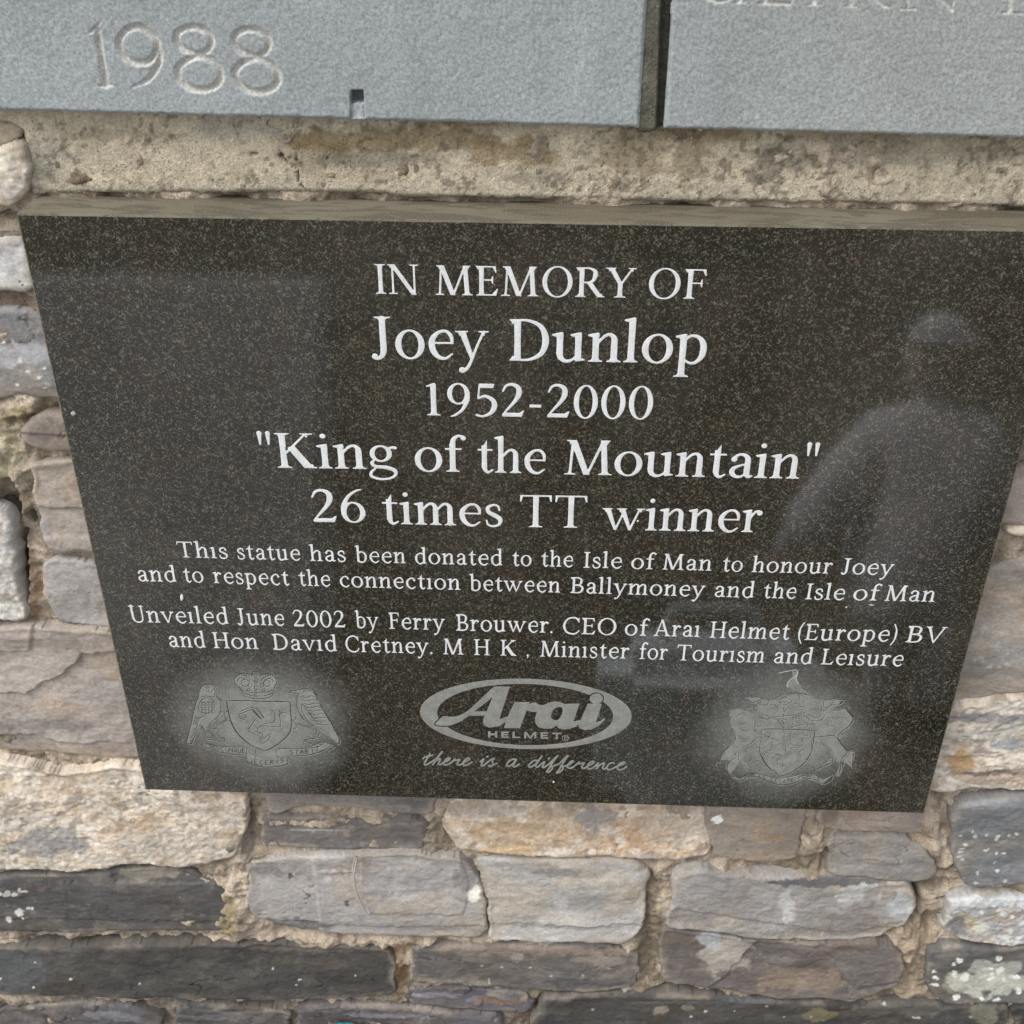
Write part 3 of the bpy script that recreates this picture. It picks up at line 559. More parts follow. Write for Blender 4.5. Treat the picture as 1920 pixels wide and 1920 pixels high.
# ------------------------------------------------------------------ coats of arms: fine cut lines
M_CUT = m_paint('dark_cut_line', (.018, .019, .017), .2, .6)
M_CUTL = m_paint('pale_line_and_highlight', (.42, .42, .39), .2, .7)  # pale lines, also the painted highlight of the cuts
def ridges(polys, wpx, name, mat, parent, lift=.00005):
    co, q, n = [], [], 0
    for p in polys:
        s = spline([(a, b, 0) for a, b in p], 4) if len(p) > 2 else [np.array((a, b, 0.)) for a, b in p]
        uv = np.array([(k[0], k[1]) for k in s])
        if len(uv) < 2: continue
        x, z = P(uv[:, 0], uv[:, 1]); pt = np.stack([x, z], -1)
        d = np.gradient(pt, axis=0); d /= np.linalg.norm(d, axis=1, keepdims=True) + 1e-12
        nr = np.stack([-d[:, 1], d[:, 0]], -1); wl = wpx * .00030 / 2
        ww = np.full(len(pt), wl); ww[[0, -1]] *= (.35 if len(pt) > 2 else 1.0)
        L = pt + nr * ww[:, None]; R = pt - nr * ww[:, None]; m = len(pt)
        f = lambda a, y: np.stack([a[:, 0], np.full(m, y), a[:, 1]], -1)
        co.append(np.concatenate([f(L, -.00007), f(pt, -.00008 - lift), f(R, -.00007)]))
        i = np.arange(m - 1)
        q.append(np.concatenate([np.stack([i, i + 1, i + 1 + m, i + m], -1), np.stack([i + m, i + 1 + m, i + 1 + 2 * m, i + 2 * m], -1)]) + n); n += 3 * m
    return mesh_obj(name, np.concatenate(co), np.concatenate(q), mat, parent)
def circ(cx, cy, r, k=9, ry=None): return [(cx + r * math.cos(i * 2 * math.pi / k), cy + (ry or r) * math.sin(i * 2 * math.pi / k)) for i in range(k + 1)]
def tr(ox, oy, L): return [[(ox + a / 5.053, oy + b / 5.053) for a, b in p] for p in L]
rnd = random.Random(4)
c1_bold = [[(530, 470), (830, 478), (1130, 485)], [(1130, 485), (1140, 600), (1145, 700), (1120, 790), (1010, 890), (900, 950)], [(530, 470), (545, 560), (575, 680), (640, 790), (760, 895), (900, 950)]]
c1 = [  # crown
 [(612, 310), (602, 270), (640, 235), (700, 238), (760, 275), (800, 300)], [(640, 310), (635, 280), (665, 258), (710, 268), (760, 300)],
 [(850, 295), (890, 250), (950, 238), (1000, 265), (1005, 320)], [(870, 310), (910, 270), (955, 268), (975, 300)],
 [(612, 310), (650, 345), (685, 395), (700, 430), (760, 450), (830, 456), (900, 450), (955, 432), (970, 400), (985, 350), (1005, 320)],
 [(690, 400), (760, 425), (830, 430), (900, 425), (965, 405)], [(675, 370), (760, 395), (830, 400), (900, 395), (980, 372)],
 circ(705, 305, 34), circ(912, 310, 30), circ(755, 330, 16), circ(865, 330, 16), circ(812, 285, 18), circ(790, 212, 13), circ(820, 208, 10),
 circ(740, 372, 12), circ(880, 376, 12), circ(812, 350, 20), [(812, 230), (812, 440)], [(800, 230), (800, 440)],
 # falcon
 [(300, 330), (275, 380), (268, 430), (240, 500), (222, 580), (205, 650), (185, 740), (165, 820), (155, 870), (175, 885), (205, 875), (225, 820), (262, 740), (285, 690)],
 [(300, 330), (340, 322), (400, 325), (435, 340)], [(435, 338), (415, 365), (425, 400), (410, 425)], circ(350, 372, 16), [(320, 350), (345, 345), (372, 352)], [(355, 395), (390, 390), (400, 360)],
 [(425, 425), (462, 460), (478, 510), (475, 570), (450, 620), (400, 665), (370, 700)], [(285, 440), (330, 430), (390, 440), (425, 425)],
 [(262, 560), (272, 500), (310, 455), (365, 450), (408, 480), (415, 530), (385, 575), (330, 600), (290, 585), (262, 560)],
 [(285, 700), (330, 760), (372, 765), (372, 700)], [(375, 690), (385, 735), (435, 735), (440, 690), (430, 630)], [(440, 700), (490, 690), (540, 655)], [(455, 682), (500, 672), (532, 640)],
 [(330, 770), (335, 830), (400, 850), (440, 840)], [(370, 760), (400, 800), (430, 830)], [(330, 825), (430, 830), (500, 825), (520, 860)], [(345, 845), (420, 850), (500, 885)], circ(498, 845, 16),
 [(222, 640), (270, 640), (320, 610)], [(205, 760), (235, 740), (262, 700)], [(180, 830), (215, 800), (245, 740)],
 [(545, 575), (520, 580), (510, 610), (525, 640), (545, 650)], [(1150, 590), (1185, 600), (1185, 640), (1165, 660), (1150, 655)], [(1155, 740), (1185, 735), (1190, 700), (1160, 670)],
 # raven
 [(1118, 392), (1170, 378), (1230, 368), (1290, 360), (1345, 378), (1380, 420), (1412, 500), (1450, 570), (1500, 650), (1550, 740), (1600, 830), (1600, 880), (1575, 880)],
 [(1118, 392), (1170, 402), (1215, 405)], [(1215, 405), (1198, 450), (1198, 510), (1212, 570), (1250, 640), (1310, 690), (1370, 730), (1450, 790), (1575, 880)],
 [(1240, 500), (1245, 570), (1280, 640), (1340, 700), (1420, 740), (1510, 800)], [(1385, 740), (1380, 790), (1360, 840)], [(1415, 765), (1405, 800), (1375, 835)], circ(1268, 385, 9),
 [(1195, 680), (1240, 700), (1300, 715), (1340, 720)], [(1200, 695), (1250, 715), (1320, 730)],
 [(1270, 830), (1300, 870), (1360, 890), (1420, 870), (1475, 865)], [(1255, 870), (1290, 840), (1350, 835), (1420, 850)],
 # ribbon
 [(250, 880), (330, 915), (470, 960), (600, 982), (715, 990)], [(330, 880), (430, 900), (560, 912), (725, 915)], [(715, 990), (722, 1040), (760, 1078), (840, 1098), (920, 1104), (1010, 1098), (1110, 1072), (1100, 1000)],
 [(725, 915), (720, 990)], [(1100, 1000), (1200, 998), (1320, 985), (1430, 955), (1500, 915), (1560, 905)], [(1010, 925), (1130, 930), (1280, 925), (1400, 910), (1460, 870), (1475, 870)],
 [(805, 930), (810, 1000), (790, 1030)], [(995, 925), (1005, 990), (1040, 1020), (1095, 1005)], [(740, 960), (790, 990), (830, 1005)], [(1490, 950), (1530, 930), (1560, 905)],
 # three legs
 [(865, 660), (800, 590), (770, 560), (720, 575), (650, 600), (625, 600)], [(880, 640), (845, 580), (800, 545), (740, 545), (650, 580)], [(650, 600), (660, 640), (700, 650), (710, 620), (690, 605)], [(780, 555), (860, 650)], [(815, 545), (885, 635)],
 [(860, 710), (940, 715), (1030, 718), (1045, 680), (1035, 600), (1100, 582)], [(880, 690), (970, 680), (985, 640), (975, 580), (930, 555)], [(935, 560), (980, 565), (1020, 560), (1040, 590)], [(990, 600), (1000, 660)],
 [(800, 650), (770, 700), (740, 755), (790, 790), (850, 820), (860, 880)], [(860, 700), (820, 760), (870, 790), (880, 830), (940, 790), (930, 840), (870, 885)], [(780, 700), (830, 740)], [(800, 760), (850, 790)], [(800, 650), (845, 690)],
]
for k in range(5):
    for j in range(4): c1.append([(285 + j * 32 + k * 3, 480 + k * 24), (298 + j * 32, 500 + k * 24), (312 + j * 30, 482 + k * 24)])
for k in range(9): c1.append([(1225 + k * 16, 430 + k * 34 - 6 * (k % 2)), (1275 + k * 17, 446 + k * 32), (1330 + k * 18, 428 + k * 34), (1372 + k * 17, 440 + k * 33)])
for k in range(8): c1.append([(1245 + k * 18, 500 + k * 24), (1262 + k * 20, 520 + k * 25), (1290 + k * 20, 512 + k * 24)])
for k in range(4): c1.append([(240 + k * 12, 610 + k * 6), (218 + k * 10, 700 + k * 4)])
for k in range(7): c1.append(circ(628 + k * 24, 228 - 9 * math.sin(k / 6 * 3.1), 6, 6)); c1.append(circ(855 + k * 24, 232 - 9 * math.sin(k / 6 * 3.1), 6, 6))
def tiny(s, path, hgt, ox, oy):
    """small sketched capitals set along a ribbon"""
    sh = {'Q': [[(.5, 0), (.9, .5), (.5, 1), (.1, .5), (.5, 0)], [(.5, .3), (1, 0)]], 'U': [[(.1, 1), (.15, .1), (.5, 0), (.85, .1), (.9, 1)]], 'O': [[(.5, 0), (.9, .5), (.5, 1), (.1, .5), (.5, 0)]],
          'C': [[(.9, .85), (.4, 1), (.1, .5), (.4, 0), (.9, .15)]], 'N': [[(.1, 0), (.1, 1)], [(.1, 1), (.9, 0)], [(.9, 0), (.9, 1)]], 'E': [[(.1, 0), (.1, 1)], [(.1, 1), (.8, 1)], [(.1, .5), (.7, .5)], [(.1, 0), (.8, 0)]],
          'J': [[(.6, 1), (.6, .2), (.2, 0)]], 'R': [[(.1, 0), (.1, 1)], [(.1, 1), (.8, .8), (.1, .5)], [(.3, .5), (.9, 0)]], 'I': [[(.5, 0), (.5, 1)]], 'S': [[(.85, .9), (.3, 1), (.3, .6), (.8, .4), (.6, 0), (.1, .1)]],
          'T': [[(.5, 0), (.5, 1)], [(.05, 1), (.95, 1)]], 'A': [[(.05, 0), (.5, 1)], [(.5, 1), (.95, 0)], [(.25, .4), (.75, .4)]], 'B': [[(.1, 0), (.1, 1)], [(.1, 1), (.8, .75), (.1, .5)], [(.1, .5), (.9, .25), (.1, 0)]],
          'L': [[(.1, 1), (.1, 0)], [(.1, 0), (.8, 0)]], 'P': [[(.1, 0), (.1, 1)], [(.1, 1), (.8, .8), (.1, .5)]], 'D': [[(.1, 0), (.1, 1)], [(.1, 1), (.9, .5), (.1, 0)]], 'G': [[(.9, .85), (.4, 1), (.1, .5), (.4, 0), (.9, .1), (.9, .45)]]}
    q = spline([(a, b, 0) for a, b in path], 6); L = np.array([0] + list(np.cumsum([math.hypot(*(q[i + 1] - q[i])[:2]) for i in range(len(q) - 1)])))
    out = []; n = len(s)
    for i, c in enumerate(s):
        if c not in sh: continue
        a = L[-1] * i / n; wd = L[-1] / n * .82
        fx = lambda t: (np.interp(t, L, [k[0] for k in q]), np.interp(t, L, [k[1] for k in q]))
        for st in sh[c]: out.append([(fx(a + u * wd)[0], fx(a + u * wd)[1] - v * hgt) for u, v in st])
    return tr(ox, oy, out)
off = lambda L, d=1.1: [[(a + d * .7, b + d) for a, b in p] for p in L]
M_FIELD = m_paint('sandblasted_field', (.215, .218, .200), .34, .75)
def fields(polys, ox, oy, u0, u1, v0, v1, parent):
    pp = [[(ox + a / 5.053, oy + b / 5.053) for a, b in p] for p in polys]
    f = lambda U, V: np.maximum.reduce([d_poly(U, V, p) for p in pp]) - np.clip((fbm(U / 2.2, V / 2.2, 77, 3) - .52) * 9, 0, 3) - .3
    co, q = px_sheet(u0, u1, v0, v1, .7, f, .00001)
    return mesh_obj('sandblasted_field', co, q, M_FIELD, parent)
arms1 = ridges(tr(320, 1220, c1_bold), 2.9, 'coat_of_arms', M_CUT, plaque); arms1['label'] = 'coat of arms with crowned shield of three legs, falcon and raven'
a1 = ridges(tr(320, 1220, c1), 1.8, 'fine_line', M_CUT, arms1)
a1b = ridges(tiny('QUOCUNQUE', [(365, 915), (480, 945), (600, 960), (715, 965)], 38, 320, 1220) + tiny('JECERIS', [(745, 1058), (850, 1078), (960, 1078), (1085, 1052)], 40, 320, 1220) + tiny('STABIT', [(1125, 985), (1230, 980), (1330, 965), (1415, 942)], 42, 320, 1220), 1.6, 'motto', M_CUT, arms1)
c2_bold = [[(650, 745), (760, 742), (870, 745), (1000, 748), (1160, 757)], [(1155, 757), (1140, 850), (1115, 960), (1060, 1055), (950, 1140), (840, 1190)], [(630, 905), (640, 990), (700, 1090), (770, 1150), (840, 1190)],
 [(345, 1185), (430, 1235), (520, 1200), (600, 1195), (700, 1240), (820, 1272), (950, 1255), (1050, 1212), (1140, 1220), (1225, 1265), (1310, 1225)],
 [(1440, 550), (1500, 610), (1515, 660), (1470, 720), (1390, 780), (1375, 820), (1400, 880), (1455, 950), (1440, 990), (1400, 1020)], [(1130, 820), (1200, 815), (1300, 805), (1350, 810)]]
c2 = [
 [(650, 745), (655, 800), (640, 860), (630, 905)], [(900, 350), (940, 378), (985, 400), (1040, 412), (1140, 432)], [(980, 400), (1050, 440), (1100, 470)], [(1000, 330), (1060, 380), (1130, 425)],
 [(780, 450), (840, 420), (920, 410), (980, 402)], [(985, 405), (1010, 440), (1000, 480)],
 [(485, 430), (500, 470), (550, 492), (610, 480), (655, 455)], [(500, 445), (540, 430), (560, 450)], [(640, 440), (660, 470), (620, 500), (600, 520)], [(700, 445), (718, 470), (700, 510), (660, 520)],
 [(810, 470), (840, 505), (880, 510), (925, 485)], [(820, 470), (860, 450), (920, 465)], [(840, 480), (870, 490), (890, 475)],
 [(1240, 470), (1235, 520), (1260, 540), (1300, 520), (1330, 480)], [(1300, 510), (1360, 515), (1410, 495), (1425, 470), (1390, 465), (1340, 470)], [(1320, 455), (1380, 450)],
 [(620, 600), (640, 640), (700, 650), (750, 630)], [(640, 590), (680, 615), (720, 610)], [(780, 520), (800, 545), (790, 590)], [(720, 520), (770, 510), (780, 530)],
 [(750, 630), (860, 618), (960, 610), (1010, 612)], [(790, 640), (830, 690), (860, 740)], [(810, 635), (850, 680), (880, 740)], [(880, 640), (900, 690), (910, 740)], [(980, 620), (975, 660), (1010, 700), (1050, 700)], [(1000, 620), (1005, 660), (1040, 690)],
 [(900, 745), (960, 715), (1040, 700)], [(1070, 610), (1090, 650), (1150, 665), (1220, 650), (1255, 600)], [(1090, 600), (1130, 630), (1190, 630), (1210, 600)], [(1110, 560), (1150, 550), (1190, 560)], [(1190, 560), (1240, 575), (1275, 540), (1290, 520)],
 [(970, 570), (1020, 560), (1070, 570), (1040, 600)], [(980, 600), (1020, 590)], [(850, 545), (870, 570), (860, 600)], [(900, 540), (930, 560)], [(1000, 490), (1020, 530), (1060, 540)],
 # left beast
 [(340, 565), (360, 590), (390, 605)], [(380, 575), (410, 560), (440, 565)], [(390, 605), (355, 640), (350, 690), (370, 740), (400, 780), (400, 840), (380, 880)], [(420, 540), (450, 560), (520, 570), (580, 600)],
 [(410, 640), (430, 610), (480, 600), (510, 620)], [(420, 690), (460, 700), (510, 680)], [(440, 650), (455, 640), (470, 650)], [(570, 620), (590, 680), (580, 740), (640, 780)], [(570, 745), (600, 780), (660, 800), (720, 830)], [(560, 790), (600, 820), (670, 820)],
 [(600, 820), (560, 870), (500, 900), (470, 910)], [(590, 920), (620, 915), (632, 930)], [(380, 880), (320, 930), (280, 970), (255, 1030)], [(470, 940), (500, 970), (480, 1030)], [(430, 970), (440, 1060), (500, 1090), (555, 1110)], [(410, 1010), (350, 1050), (325, 1100), (350, 1180)],
 [(260, 1050), (220, 1060), (215, 1100), (245, 1135)], [(310, 1060), (305, 1120), (330, 1160)], [(410, 960), (400, 990), (420, 1000)],
 [(430, 800), (470, 840), (540, 830)], [(430, 740), (480, 760), (540, 750)], [(450, 860), (520, 860)], [(360, 900), (430, 920)],
 # right beast
 [(1200, 820), (1230, 890), (1300, 930), (1325, 980), (1320, 1060)], [(1310, 1065), (1250, 1090), (1200, 1110), (1155, 1130)], [(1350, 810), (1385, 860)], [(1330, 1010), (1380, 1050), (1400, 1090), (1380, 1160), (1350, 1190)], [(1400, 1020), (1430, 1050), (1400, 1130), (1375, 1190)],
 [(1440, 1000), (1470, 1000), (1490, 940), (1520, 960), (1515, 1040)], [(1470, 1040), (1490, 1070), (1500, 1120)], [(1280, 960), (1290, 1020), (1330, 1010)], [(1130, 825), (1120, 900), (1140, 940)], [(1270, 630), (1350, 640), (1430, 630)], [(1230, 690), (1330, 720)], [(1300, 560), (1370, 570), (1430, 545)],
 [(355, 1165), (430, 1210), (520, 1170), (610, 1165), (700, 1190), (790, 1215)], [(880, 1205), (960, 1185), (1040, 1165), (1130, 1170), (1225, 1215), (1320, 1175), (1310, 1225)],
 [(860, 755), (865, 830)], [(930, 760), (925, 880), (1040, 900)], [(700, 800), (740, 840), (790, 830)], [(850, 930), (900, 980)], [(720, 880), (780, 900), (820, 880)], [(1000, 950), (1020, 1010)], [(780, 980), (860, 1000)], [(980, 1040), (1010, 1070)], [(920, 1100), (960, 1080)],
]
for k in range(60):
    a, b = rnd.uniform(640, 1110), rnd.uniform(780, 1120)
    if b > 1190 - abs(a - 840) * 1.1: continue
    r = rnd.uniform(8, 26); t0 = rnd.uniform(0, 6); c2.append([(a + r * math.cos(t0 + i * .8), b + r * math.sin(t0 + i * .8)) for i in range(rnd.choice((3, 4, 5)))])
for k in range(40):
    a, b = rnd.uniform(600, 1300), rnd.uniform(450, 720); r = rnd.uniform(8, 30); t0 = rnd.uniform(0, 6); c2.append([(a + r * math.cos(t0 + i * .7), b + r * math.sin(t0 + i * .7)) for i in range(4)])
arms2 = ridges(tr(1300, 1220, c2_bold), 2.2, 'coat_of_arms', M_CUT, plaque); arms2['label'] = 'coat of arms with shield between two beasts and a long-billed bird on top'
ridges(tr(1300, 1220, c2), 1.4, 'fine_line', M_CUT, arms2)
fields([[(300, 330), (430, 335), (425, 425), (470, 470), (475, 570), (440, 640), (370, 700), (330, 760), (285, 700), (225, 820), (175, 885), (155, 870), (200, 650), (268, 430)],
 [(612, 310), (602, 265), (650, 232), (740, 240), (812, 230), (900, 240), (970, 240), (1010, 280), (985, 350), (960, 432), (830, 456), (700, 440), (650, 345)],
 [(530, 470), (1130, 485), (1145, 700), (1110, 800), (1000, 895), (900, 950), (760, 895), (640, 790), (575, 680), (545, 560)],
 [(1118, 392), (1230, 368), (1345, 378), (1412, 500), (1500, 650), (1600, 840), (1590, 885), (1450, 790), (1310, 690), (1212, 570), (1198, 450), (1215, 405)],
 [(250, 880), (480, 905), (725, 915), (900, 950), (1050, 925), (1280, 925), (1460, 870), (1560, 900), (1320, 985), (1105, 1000), (1105, 1075), (920, 1104), (730, 1060), (715, 990), (470, 960)]], 320, 1220, 345, 640, 1262, 1442, arms1)
fields([[(650, 745), (1160, 757), (1140, 850), (1115, 960), (1060, 1055), (950, 1140), (840, 1190), (740, 1130), (660, 1020), (630, 905)],
 [(340, 565), (440, 540), (580, 600), (600, 780), (560, 870), (470, 920), (500, 980), (480, 1040), (550, 1110), (430, 1070), (350, 1180), (310, 1120), (340, 1040), (250, 1040), (320, 930), (400, 830), (350, 690)],
 [(1130, 600), (1300, 560), (1440, 550), (1515, 640), (1470, 730), (1390, 790), (1400, 880), (1455, 950), (1520, 960), (1500, 1110), (1400, 1040), (1380, 1190), (1340, 1190), (1390, 1080), (1320, 1010), (1160, 1130), (1310, 1050), (1300, 940), (1200, 830), (1130, 820)],
 [(485, 430), (650, 450), (720, 470), (810, 460), (985, 400), (1140, 440), (1240, 470), (1400, 460), (1380, 515), (1260, 600), (1150, 665), (1000, 700), (860, 740), (750, 640), (640, 640), (600, 520)],
 [(345, 1185), (430, 1210), (610, 1165), (790, 1215), (960, 1185), (1130, 1170), (1225, 1215), (1320, 1175), (1225, 1265), (1060, 1212), (950, 1255), (820, 1272), (600, 1195), (430, 1235)],
 [(800, 215), (930, 186), (988, 200), (975, 270), (1060, 380), (1140, 432), (940, 378), (888, 325), (940, 258), (925, 195)]], 1300, 1220, 1335, 1610, 1250, 1480, arms2)
ridges(off(tr(320, 1220, c1 + c1_bold)), 1.0, 'cut_line_highlight', M_CUTL, arms1, .00003)  # pale offset copies paint a highlight along the cut lines
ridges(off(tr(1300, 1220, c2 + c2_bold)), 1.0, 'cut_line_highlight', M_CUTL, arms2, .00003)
ridges(tiny('DOUR LE LEGATE PEOPLE', [(440, 1222), (560, 1185), (700, 1222), (820, 1255), (950, 1238), (1080, 1195), (1210, 1245)], 30, 1300, 1220), 1.3, 'motto', M_CUT, arms2)
ridges(tr(1300, 1220, [[(800, 215), (860, 200), (925, 188)], [(925, 188), (965, 182), (988, 200), (980, 235), (940, 258), (905, 290), (888, 325), (900, 350)], [(985, 215), (975, 270), (1000, 320)]]), 2.6, 'bird_head', M_CUTL, arms2)
# chips and droppings on the face
def blob(name, px, py, r, mat, parent, k=1.0, y0=0.0, hgt=.0004, seed=0):
    us = np.linspace(px - r * 1.5, px + r * 1.5, 22); vs = np.linspace(py - r * 1.5 * k, py + r * 1.5 * k, 22)
    U, V = np.meshgrid(us, vs, indexing='ij'); D = d_ell(U, V, px, py, r, r * k) + (fbm(U / r * 1.6 + seed, V / r * 1.6, seed, 3) - .5) * r * .8
    co, q, _ = sheet(us, vs, D, np.clip(D / r, 0, .5), back=0.0)
    x, z = P(co[:, 0], co[:, 2], y0)
    return mesh_obj(name, np.stack([x, y0 - .00002 - co[:, 1] * hgt, z], -1), q[:, ::-1], mat, parent)
M_CHIP = m_paint('pale_chip', (.74, .73, .69), .1, .8)
M_CHIP2 = m_paint('dull_chip', (.36, .36, .33), .1, .8)
blob('chip', 340.5, 1120.5, 3.0, M_CHIP, plaque, 2.0, seed=1)
blob('chip', 137, 775, 4.6, M_CHIP2, plaque, 1.0, seed=2)
blob('chip', 1634, 1134.5, 5.5, M_CHIP2, plaque, .3, seed=3)
blob('chip', 1587, 1138.5, 1.5, M_CHIP, plaque, 1, seed=4)
blob('chip', 1038, 1466, 1.8, M_CHIP, plaque, 1, seed=5)
blob('chip', 1196, 977, 1.7, M_CHIP, plaque, 1, seed=6)

# ------------------------------------------------------------------ grey granite slabs above
M_SLAB = m_slab(); YS = .020
C9 = lambda L: [(130 + a / 4.571, 20 + b / 4.571, w_) for a, b, w_ in L]
T9 = 15.5
DIG = [C9([(150, 205, 3), (200, 170, 8), (262, 100, 5)]), C9([(238, 170, 15), (255, 300, 15), (285, 470, 15), (312, 620, 15)]), C9([(255, 645, 4), (312, 640, 13), (375, 648, 4)]),
       C9([(700, 205, T9), (620, 150, T9), (520, 150, T9), (445, 220, T9), (425, 300, T9), (465, 390, T9), (560, 445, T9), (660, 445, T9), (720, 400, T9 * .9), (755, 310, T9), (735, 240, T9), (700, 205, T9)]),
       C9([(755, 310, T9), (775, 400, T9), (745, 500, T9 * .95), (665, 600, T9 * .8), (530, 660, 4)])]
for dx, dy in ((0, 0), (492, 18)):
    f = lambda L: C9([(a + dx, b + dy, w_) for a, b, w_ in L])
    DIG += [f([(1120, 385, T9), (990, 335, T9), (925, 270, T9), (925, 200, T9), (1000, 150, T9), (1090, 145, T9), (1180, 185, T9), (1220, 260, T9), (1190, 335, T9 * .9), (1120, 385, T9)]),
            f([(1120, 385, T9), (1010, 425, T9), (935, 490, T9), (935, 570, T9), (1010, 650, T9), (1120, 680, T9), (1230, 660, T9), (1295, 590, T9), (1280, 500, T9), (1210, 425, T9), (1120, 385, T9)])]
CR_ = lambda L: [(1180 + a / 2.595, b / 2.595, w_) for a, b, w_ in L]
TXT = [CR_([(370, -60, 12), (385, -15, 14), (430, 8, 9), (480, 0, 6), (520, -30, 7)]), CR_([(535, -120, 13), (535, 5, 13)]), CR_([(512, 14, 5), (560, 14, 5)]),
       CR_([(660, -120, 13), (660, 5, 13)]), CR_([(630, 16, 6), (700, 14, 9), (785, 18, 6)]), CR_([(785, 18, 5), (800, -25, 5)]), CR_([(898, -120, 13), (898, 12, 13)]), CR_([(870, 24, 5), (930, 24, 5)]),
       CR_([(1078, -120, 13), (1078, 20, 13)]), CR_([(1050, 32, 5), (1108, 32, 5)]), CR_([(1150, -70, 13), (1225, 15, 12), (1272, 38, 5)]), CR_([(1355, -120, 6), (1355, 38, 7)]), CR_([(1320, 44, 5), (1392, 44, 5)]),
       CR_([(1420, -120, 13), (1570, 50, 10)]), CR_([(1578, -120, 6), (1574, 50, 6)]), CR_([(1850, -120, 13), (1850, 50, 13)]), CR_([(1820, 62, 6), (1990, 66, 8)])]
def slab(px0, px1, marks, name, label, notch=None, grp=None, res=.00062):
    """px0/px1: pairs of (left x, right x) of the slab at its lower edge; the lower edge follows the photograph"""
    x0, x1 = px0, px1
    xs = np.arange(x0 - .002, x1 + .002, res)
    zb = lambda x: float(P(*Q(np.array(x), np.array(.06), YS), YS)[1])
    za, zc = P(0, 208, YS)[1], P(1920, 261, YS)[1]; xa, xc = P(0, 208, YS)[0], P(1920, 261, YS)[0]
    zlo = min(za, zc) - .004; ztop = .32
    zs = np.concatenate([np.arange(zlo, .17, res), np.linspace(.172, ztop, 26)])
    X, Z = np.meshgrid(xs, zs, indexing='ij')
    bot = za + (X - xa) / (xc - xa) * (zc - za)
    D = np.minimum.reduce([Z - bot, X - x0, x1 - X, ztop - .004 - Z]) + (fbm(X * 160, Z * 160, 5, 3) - .5) * .0010
    Y = YS + .0016 * (1 - ss(0, .0022, D)) + (fbm(X * 45, Z * 45, 8, 4) - .5) * .0007 + (fbm(X * 420, Z * 420, 9, 2) - .5) * .00035
    U, V = Q(X, Z, YS)
    G = np.full(X.shape, -9.0)
    for m in marks:
        u = [a[0] for a in m]; v = [a[1] for a in m]
        k = (U > min(u) - 14) & (U < max(u) + 14) & (V > min(v) - 14) & (V < max(v) + 14)
        if k.any(): G[k] = np.maximum(G[k], d_brush(U[k], V[k], m, 6))
    G = G + (fbm(X * 700, Z * 700, 3, 2) - .5) * 1.6
    mm = .00031
    Y = Y + np.clip(G, 0, 6.5) * mm * 1.15
    g = ss(-.6, 1.6, G)[..., None]
    base = np.array([.288, .312, .314]) * (1 + .16 * (fbm(X * 9, Z * 9, 21, 4) - .5) + .16 * (fbm(X * 60, Z * 14, 22, 4) - .5))[..., None]
    # warmer tone towards the right hand slab
    warm = ss(.02, .20, X + .03 * fbm(X * 10, Z * 10, 2, 3))[..., None] * .7
    base = base * (1 - warm) + np.array([.290, .302, .284]) * warm
    col = base * (1 - g) + np.array([.44, .44, .41]) * (.92 + .16 * fbm(X * 300, Z * 300, 4, 2))[..., None] * g
    if notch:
        R = d_poly(U, V, notch); Y = Y + ss(-.3, 1.2, R) * .0065
        k = (ss(0, 1.5, R) * ss(198, 189, V + 5 * (fbm(U / 7, V / 7, 3, 2) - .5)))[..., None]
        col = col * (1 - k) + np.array([.10, .11, .115]) * k
        k2 = ss(0, 1.5, R) * ss(190, 196, V + 10 * (fbm(U / 5, V / 9, 6, 2) - .5)); Y = Y - k2 * .0045
        k2 = k2[..., None]; col = col * (1 - k2) + np.array([.36, .38, .39]) * k2
    co, q, c = sheet(xs, zs, D, Y, back=.06, col=col)
    o = mesh_obj(name, co, q, M_SLAB, None, c)
    o['label'] = label; o['category'] = 'slab'
    if grp: o['group'] = grp
    WALLBOUND.append(o); return o
xj0 = (P(1216, 0, YS)[0] + P(1199, 240, YS)[0]) / 2; xj1 = (P(1257, 0, YS)[0] + P(1247, 240, YS)[0]) / 2
slab(-.62, float(xj0), DIG, 'granite_slab', 'pale grey granite slab carved with 1988, above the left of the plaque', [(657, 169), (681, 169), (684, 223), (657, 222)], 'grey granite slabs above the plaque')
slab(float(xj1), .62, TXT, 'granite_slab', 'pale grey granite slab right of the mossy joint, with feet of carved capitals', None, 'grey granite slabs above the plaque')

# ------------------------------------------------------------------ the rubble wall
wall = empty('stone_wall', 'rubble wall of slate and quartz stones in crumbling beige mortar around the plaque', 'wall'); WALLBOUND.append(wall)
M_MORT, M_SLATE, M_QUARTZ = m_mortar('crumbly_lime_mortar'), m_stone('slate', .6), m_stone('quartz_rubble', 1.6)
YM = .0340                                    # mortar level
def patches(U, V, col, L, seed=0):
    for k, (px, py, rx, ry, c, a) in enumerate(L):
        s_ = min(1, max(.14, min(rx, ry) / 16)); d = d_ell(U, V, px, py, rx, ry) / min(rx, ry) + (fbm(U / (22 * s_) + k * 7, V / (16 * s_), seed + k, 4) - .5) * 1.9
        m = (ss(-.12, .30, d) * a)[..., None]
        col = col * (1 - m) + np.array(c) * m
    return col
WHT, BEI, ORG, BRN, DRK, GRN = (.58, .58, .54), (.44, .37, .28), (.44, .29, .16), (.20, .145, .09), (.035, .034, .036), (.16, .16, .13)
